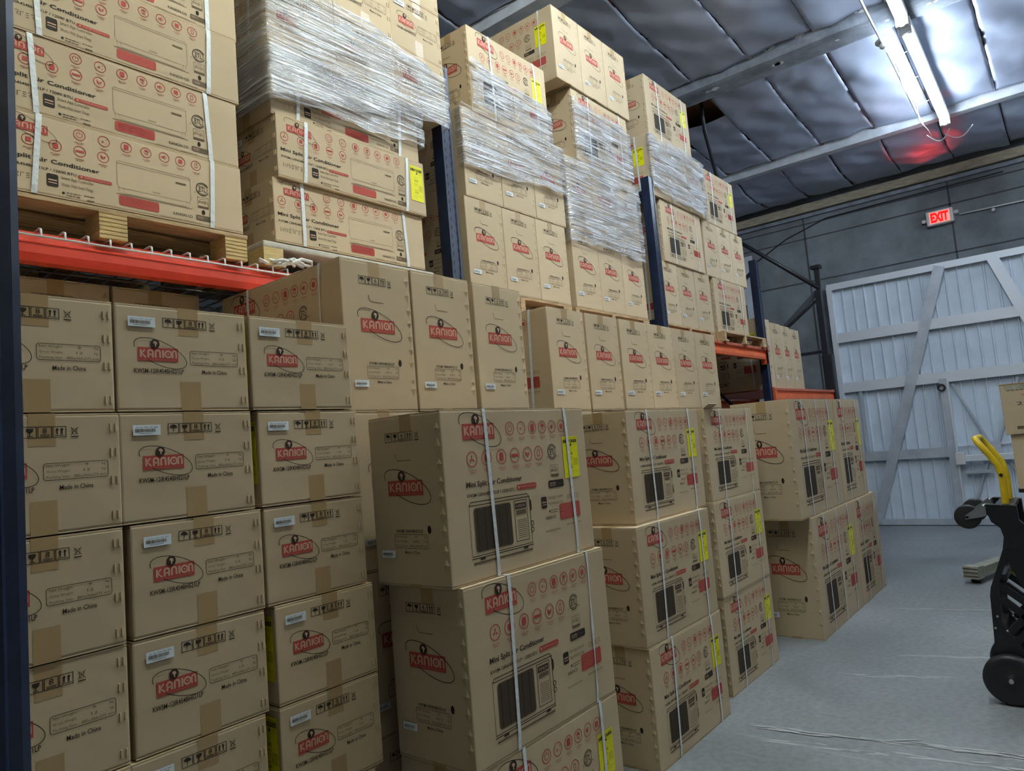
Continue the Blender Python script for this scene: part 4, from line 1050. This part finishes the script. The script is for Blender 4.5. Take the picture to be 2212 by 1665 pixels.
for xi, (xa, xb) in enumerate(((0, .045), (.34, .385))):
    b = MB()
    # upper plate
    up = outer[:6]+[o_(.300, -.725), o_(.318, -.66), o_(.330, -.60), o_(.350, -.576), o_(.352, -.505)]
    b.prism(up, 'x', xa, xb, 'truck_black')
    # left leg (curved), with the inner edge
    leg = outer[5:]+[o_(.40, -1.30), o_(.42, -1.20), o_(.455, -1.167), o_(.483, -1.106), o_(.478, -.987), o_(.475, -.932), o_(.470, -.891), o_(.435, -.800), o_(.405, -.730)]
    b.prism(leg, 'x', xa, xb, 'truck_black')
    rleg = [o_(.405, -.725), o_(.424, -.785), o_(.382, -.896), o_(.330, -.98), o_(.26, -.98), o_(.24, -.90), o_(.27, -.725)]
    b.prism(rleg, 'x', xa, xb, 'truck_black')
    rl = [o_(.30, -.95), o_(.22, -.95), o_(.12, -1.15), o_(.10, -1.32), o_(.42, -1.32), o_(.40, -1.24), o_(.25, -1.22), o_(.20, -1.12)]
    b.prism(rl, 'x', xa, xb, 'truck_black')
    for pts in ((o_(.48, -.905), o_(.378, -.99), o_(.20, -1.14)), (o_(.48, -.975), o_(.387, -1.06), o_(.30, -1.13), o_(.15, -1.25)), (o_(.455, -1.15), o_(.396, -1.085), o_(.30, -.97)), (o_(.44, -1.205), o_(.36, -1.12), o_(.22, -.97))):
        strip(b, pts, .032, xa+.005, xb-.005, 'truck_black')
    # bolts
    for y, z in ((.50, -1.07), (.515, -1.13), (.465, -1.14)): b.disc((xa-.002, *o_(y, z)), .006, 'x', .006, 'zinc', 8)
    b.obj('side_frame', ht)
b = MB()
for y, z in ((.40, -.53), (.36, -.66), (.46, -.88), (.50, -1.15), (.16, -1.22)):
    yy, zz = o_(y, z); b.box((.03, yy-.02, zz-.02), (.355, yy+.02, zz+.02), 'truck_black', bev=.006)
b.box((.02, o_(.36, 0)[0], o_(0, -.52)[1]), (.365, o_(.45, 0)[0], o_(0, -.50)[1]), 'truck_black', bev=.004)
b.obj('cross_members', ht)
b = MB(); hl = []
path = [o_(.404, -.86), o_(.404, -.75), o_(.402, -.498), o_(.400, -.37), o_(.412, -.30), o_(.455, -.225), o_(.490, -.170), o_(.498, -.155)]
near = [(.075, y, z) for y, z in path]; far = [(.31, y, z) for y, z in reversed(path)]
b.tube(near[:-1]+[(.10, path[-1][0], path[-1][1]), (.285, path[-1][0], path[-1][1])]+far[1:], .0165, 'truck_yellow', 12)
for (y, z) in (o_(.415, -.35), o_(.42, -.84)): b.disc((.058, y-.012, z), .009, 'x', .006, 'hole_dark', 10)
b.obj('handle', ht)
for k, xx in enumerate((.02, .33)):
    w_ = MB(); y, z = o_(.572, -.560)
    w_.lathe((xx, y, z), [(-.018, 0), (-.018, .045), (-.016, .050), (-.016, .056), (-.012, .0625), (.012, .0625), (.016, .056), (.018, .045), (.018, 0)], 'x', 'caster_rubber', 30)
    w_.disc((xx, y, z), .010, 'x', .050, 'zinc', 12, .003)
    cw = w_.obj('caster_wheel', ht)
    f = MB(); y2, z2 = o_(.490, -.520)
    for s_ in (-.025, .022): f.prism([(y+.008, z-.012), (y+.008, z+.010), (y2+.012, z2+.025), (y2, z2+.012), (y2, z2-.035), (y2+.016, z2-.040)], 'x', xx+s_, xx+s_+.003, 'zinc')
    f.box((xx-.025, y2-.006, z2-.035), (xx+.025, y2+.003, z2+.025), 'zinc', bev=.003); f.disc((xx, y2+.006, z2), .022, 'y', .016, 'zinc', 16, .004)
    f.obj('caster_fork', ht)
    g_ = MB(); y, z = o_(.473, -1.375)
    g_.lathe((xx if k else xx-.05, y, z), [(-.030, 0), (-.030, .018), (-.024, .022), (-.022, .060), (-.026, .078), (-.030, .088), (-.032, .104), (-.028, .117), (-.016, .1245), (.016, .1245), (.028, .117), (.032, .104), (.026, .078), (.026, 0)], 'x', 'caster_rubber', 48)
    g_.disc((xx-.082 if not k else xx, y, z), .012, 'x', .02, 'zinc', 12, .003)
    g_.obj('main_wheel', ht)
b = MB(); y, z = o_(.473, -1.375); b.tube([(-.07, y, z), (.36, y, z)], .011, 'zinc', 10); b.obj('axle', ht)
b = MB(); b.box((-.0, -.40, .02), (.385, -.34, .045), 'truck_black', bev=.005); b.box((0, -.37, .02), (.385, 0.05, .04), 'truck_black', bev=.005); b.obj('toe_plate', ht)

# ------------------------------------------------------------------ straddle stacker behind it, with cartons on its forks
st = thing('straddle_stacker', 'stacker with beige floor leg and black mast at the right edge, behind the hand truck', 'stacker', (7.36, .975, 0))
dr = Vector((.955, -.295, 0)).normalized(); pr_ = Vector((-dr.y, dr.x, 0))
def along(s_, t_, z): q = dr*s_+pr_*t_; return (q.x, q.y, z)
def obox(b, s0, s1, t0, t1, z0, z1, m):
    b.add([along(s, t, z) for z in (z0, z1) for s, t in ((s0, t0), (s1, t0), (s1, t1), (s0, t1))], [[0,3,2,1],[4,5,6,7],[0,1,5,4],[1,2,6,5],[2,3,7,6],[3,0,4,7]], m)
for nm, off in (('floor_leg', .0), ('floor_leg', -.80)):
    b = MB(); obox(b, .08, 1.7, off-.055, off+.055, .055, .135, 'leg_beige'); obox(b, 0, .11, off-.062, off+.062, .045, .150, 'leg_beige')
    for k in range(3): obox(b, -.004, 0, off-.06, off+.06, .065+.032*k, .070+.032*k, 'truck_black')
    lg = b.obj(nm, st)
    b = MB(); q = Vector(along(.09, off, .045)); b.disc(q, .045, 'y', .08, 'caster_rubber', 20, .008); b.obj('leg_roller', st)
b = MB()
for off in (-.42, -.80):
    obox(b, 1.28, 1.40, off-.06, off+.06, .05, FL+.72, 'rack_blue')
obox(b, 1.28, 1.40, -.80, -.42, FL+.60, FL+.72, 'rack_blue'); obox(b, 1.30, 1.36, -.80, -.42, FL+.32, FL+.42, 'rack_black'); obox(b, 1.28, 1.45, -.92, .02, .05, .25, 'rack_black')
b.obj('mast', st)
b = MB(); obox(b, 1.30, 1.34, -.355, -.27, .25, FL+.74, 'leg_beige'); b.obj('mast_guard', st)
for off in (-.50, -.78):
    b = MB(); obox(b, .02, 1.28, off-.05, off+.05, FL-.71, FL-.665, 'rack_black'); b.obj('fork', st)
def side_box(x, y1, z0, z1, w_, d_, label, txt, white):
    t = thing('cardboard_box', label, 'box', (x, y1-w_, z0), group='boxes on the stacker'); b = MB(); H = z1-z0
    b.box((0, 0, 0), (d_, w_, H), 'kraft', bev=.005)
    A = Art(w_, H)
    if txt:
        A.text('250', .16, .36, .36, .43, 'ink_black'); A.text('V', .30, .47, .34, .53, 'ink_black'); A.text('S', .26, .60, .36, .74, 'ink_black', bold=.04); A.rect(.13, .84, .5, .90, 'ink_grey'); A.small(.07, .12, .32, .135, 'ink_grey'); A.small(.22, .22, .5, .24, 'ink_pale_red')
    else: A.rect(.16, .78, .5, .90, 'ink_grey'); A.small(.3, .68, .6, .71, 'ink_grey')
    A.emit(b, (0, w_, 0), (0, -1, 0), (0, 0, 1), (-1, 0, 0)); b.obj('carton_body', t)
    b = MB()
    if txt: b.box((-.002, .0, H-.045), (.0, w_-.03, H-.012), 'leg_beige'); b.box((-.006, 0, H), (d_, w_+.01, H+.006), 'kraft_edge'); b.obj('lid_tape', t)
    if white: b.add([(-.002, w_-.09, H-.10), (-.002, .1, H-.10), (-.002, .1, H-.05), (-.002, w_-.09, H-.05)], [[3, 2, 1, 0]], 'label_white'); b.obj('label', t)
side_box(6.98, .518, FL-.655, FL-.225, .60, .55, 'lower brown carton on the stacker with a white label strip', False, True)
side_box(6.95, .545, FL-.222, FL+.180, .62, .55, 'upper brown carton on the stacker with red and black print', True, False)
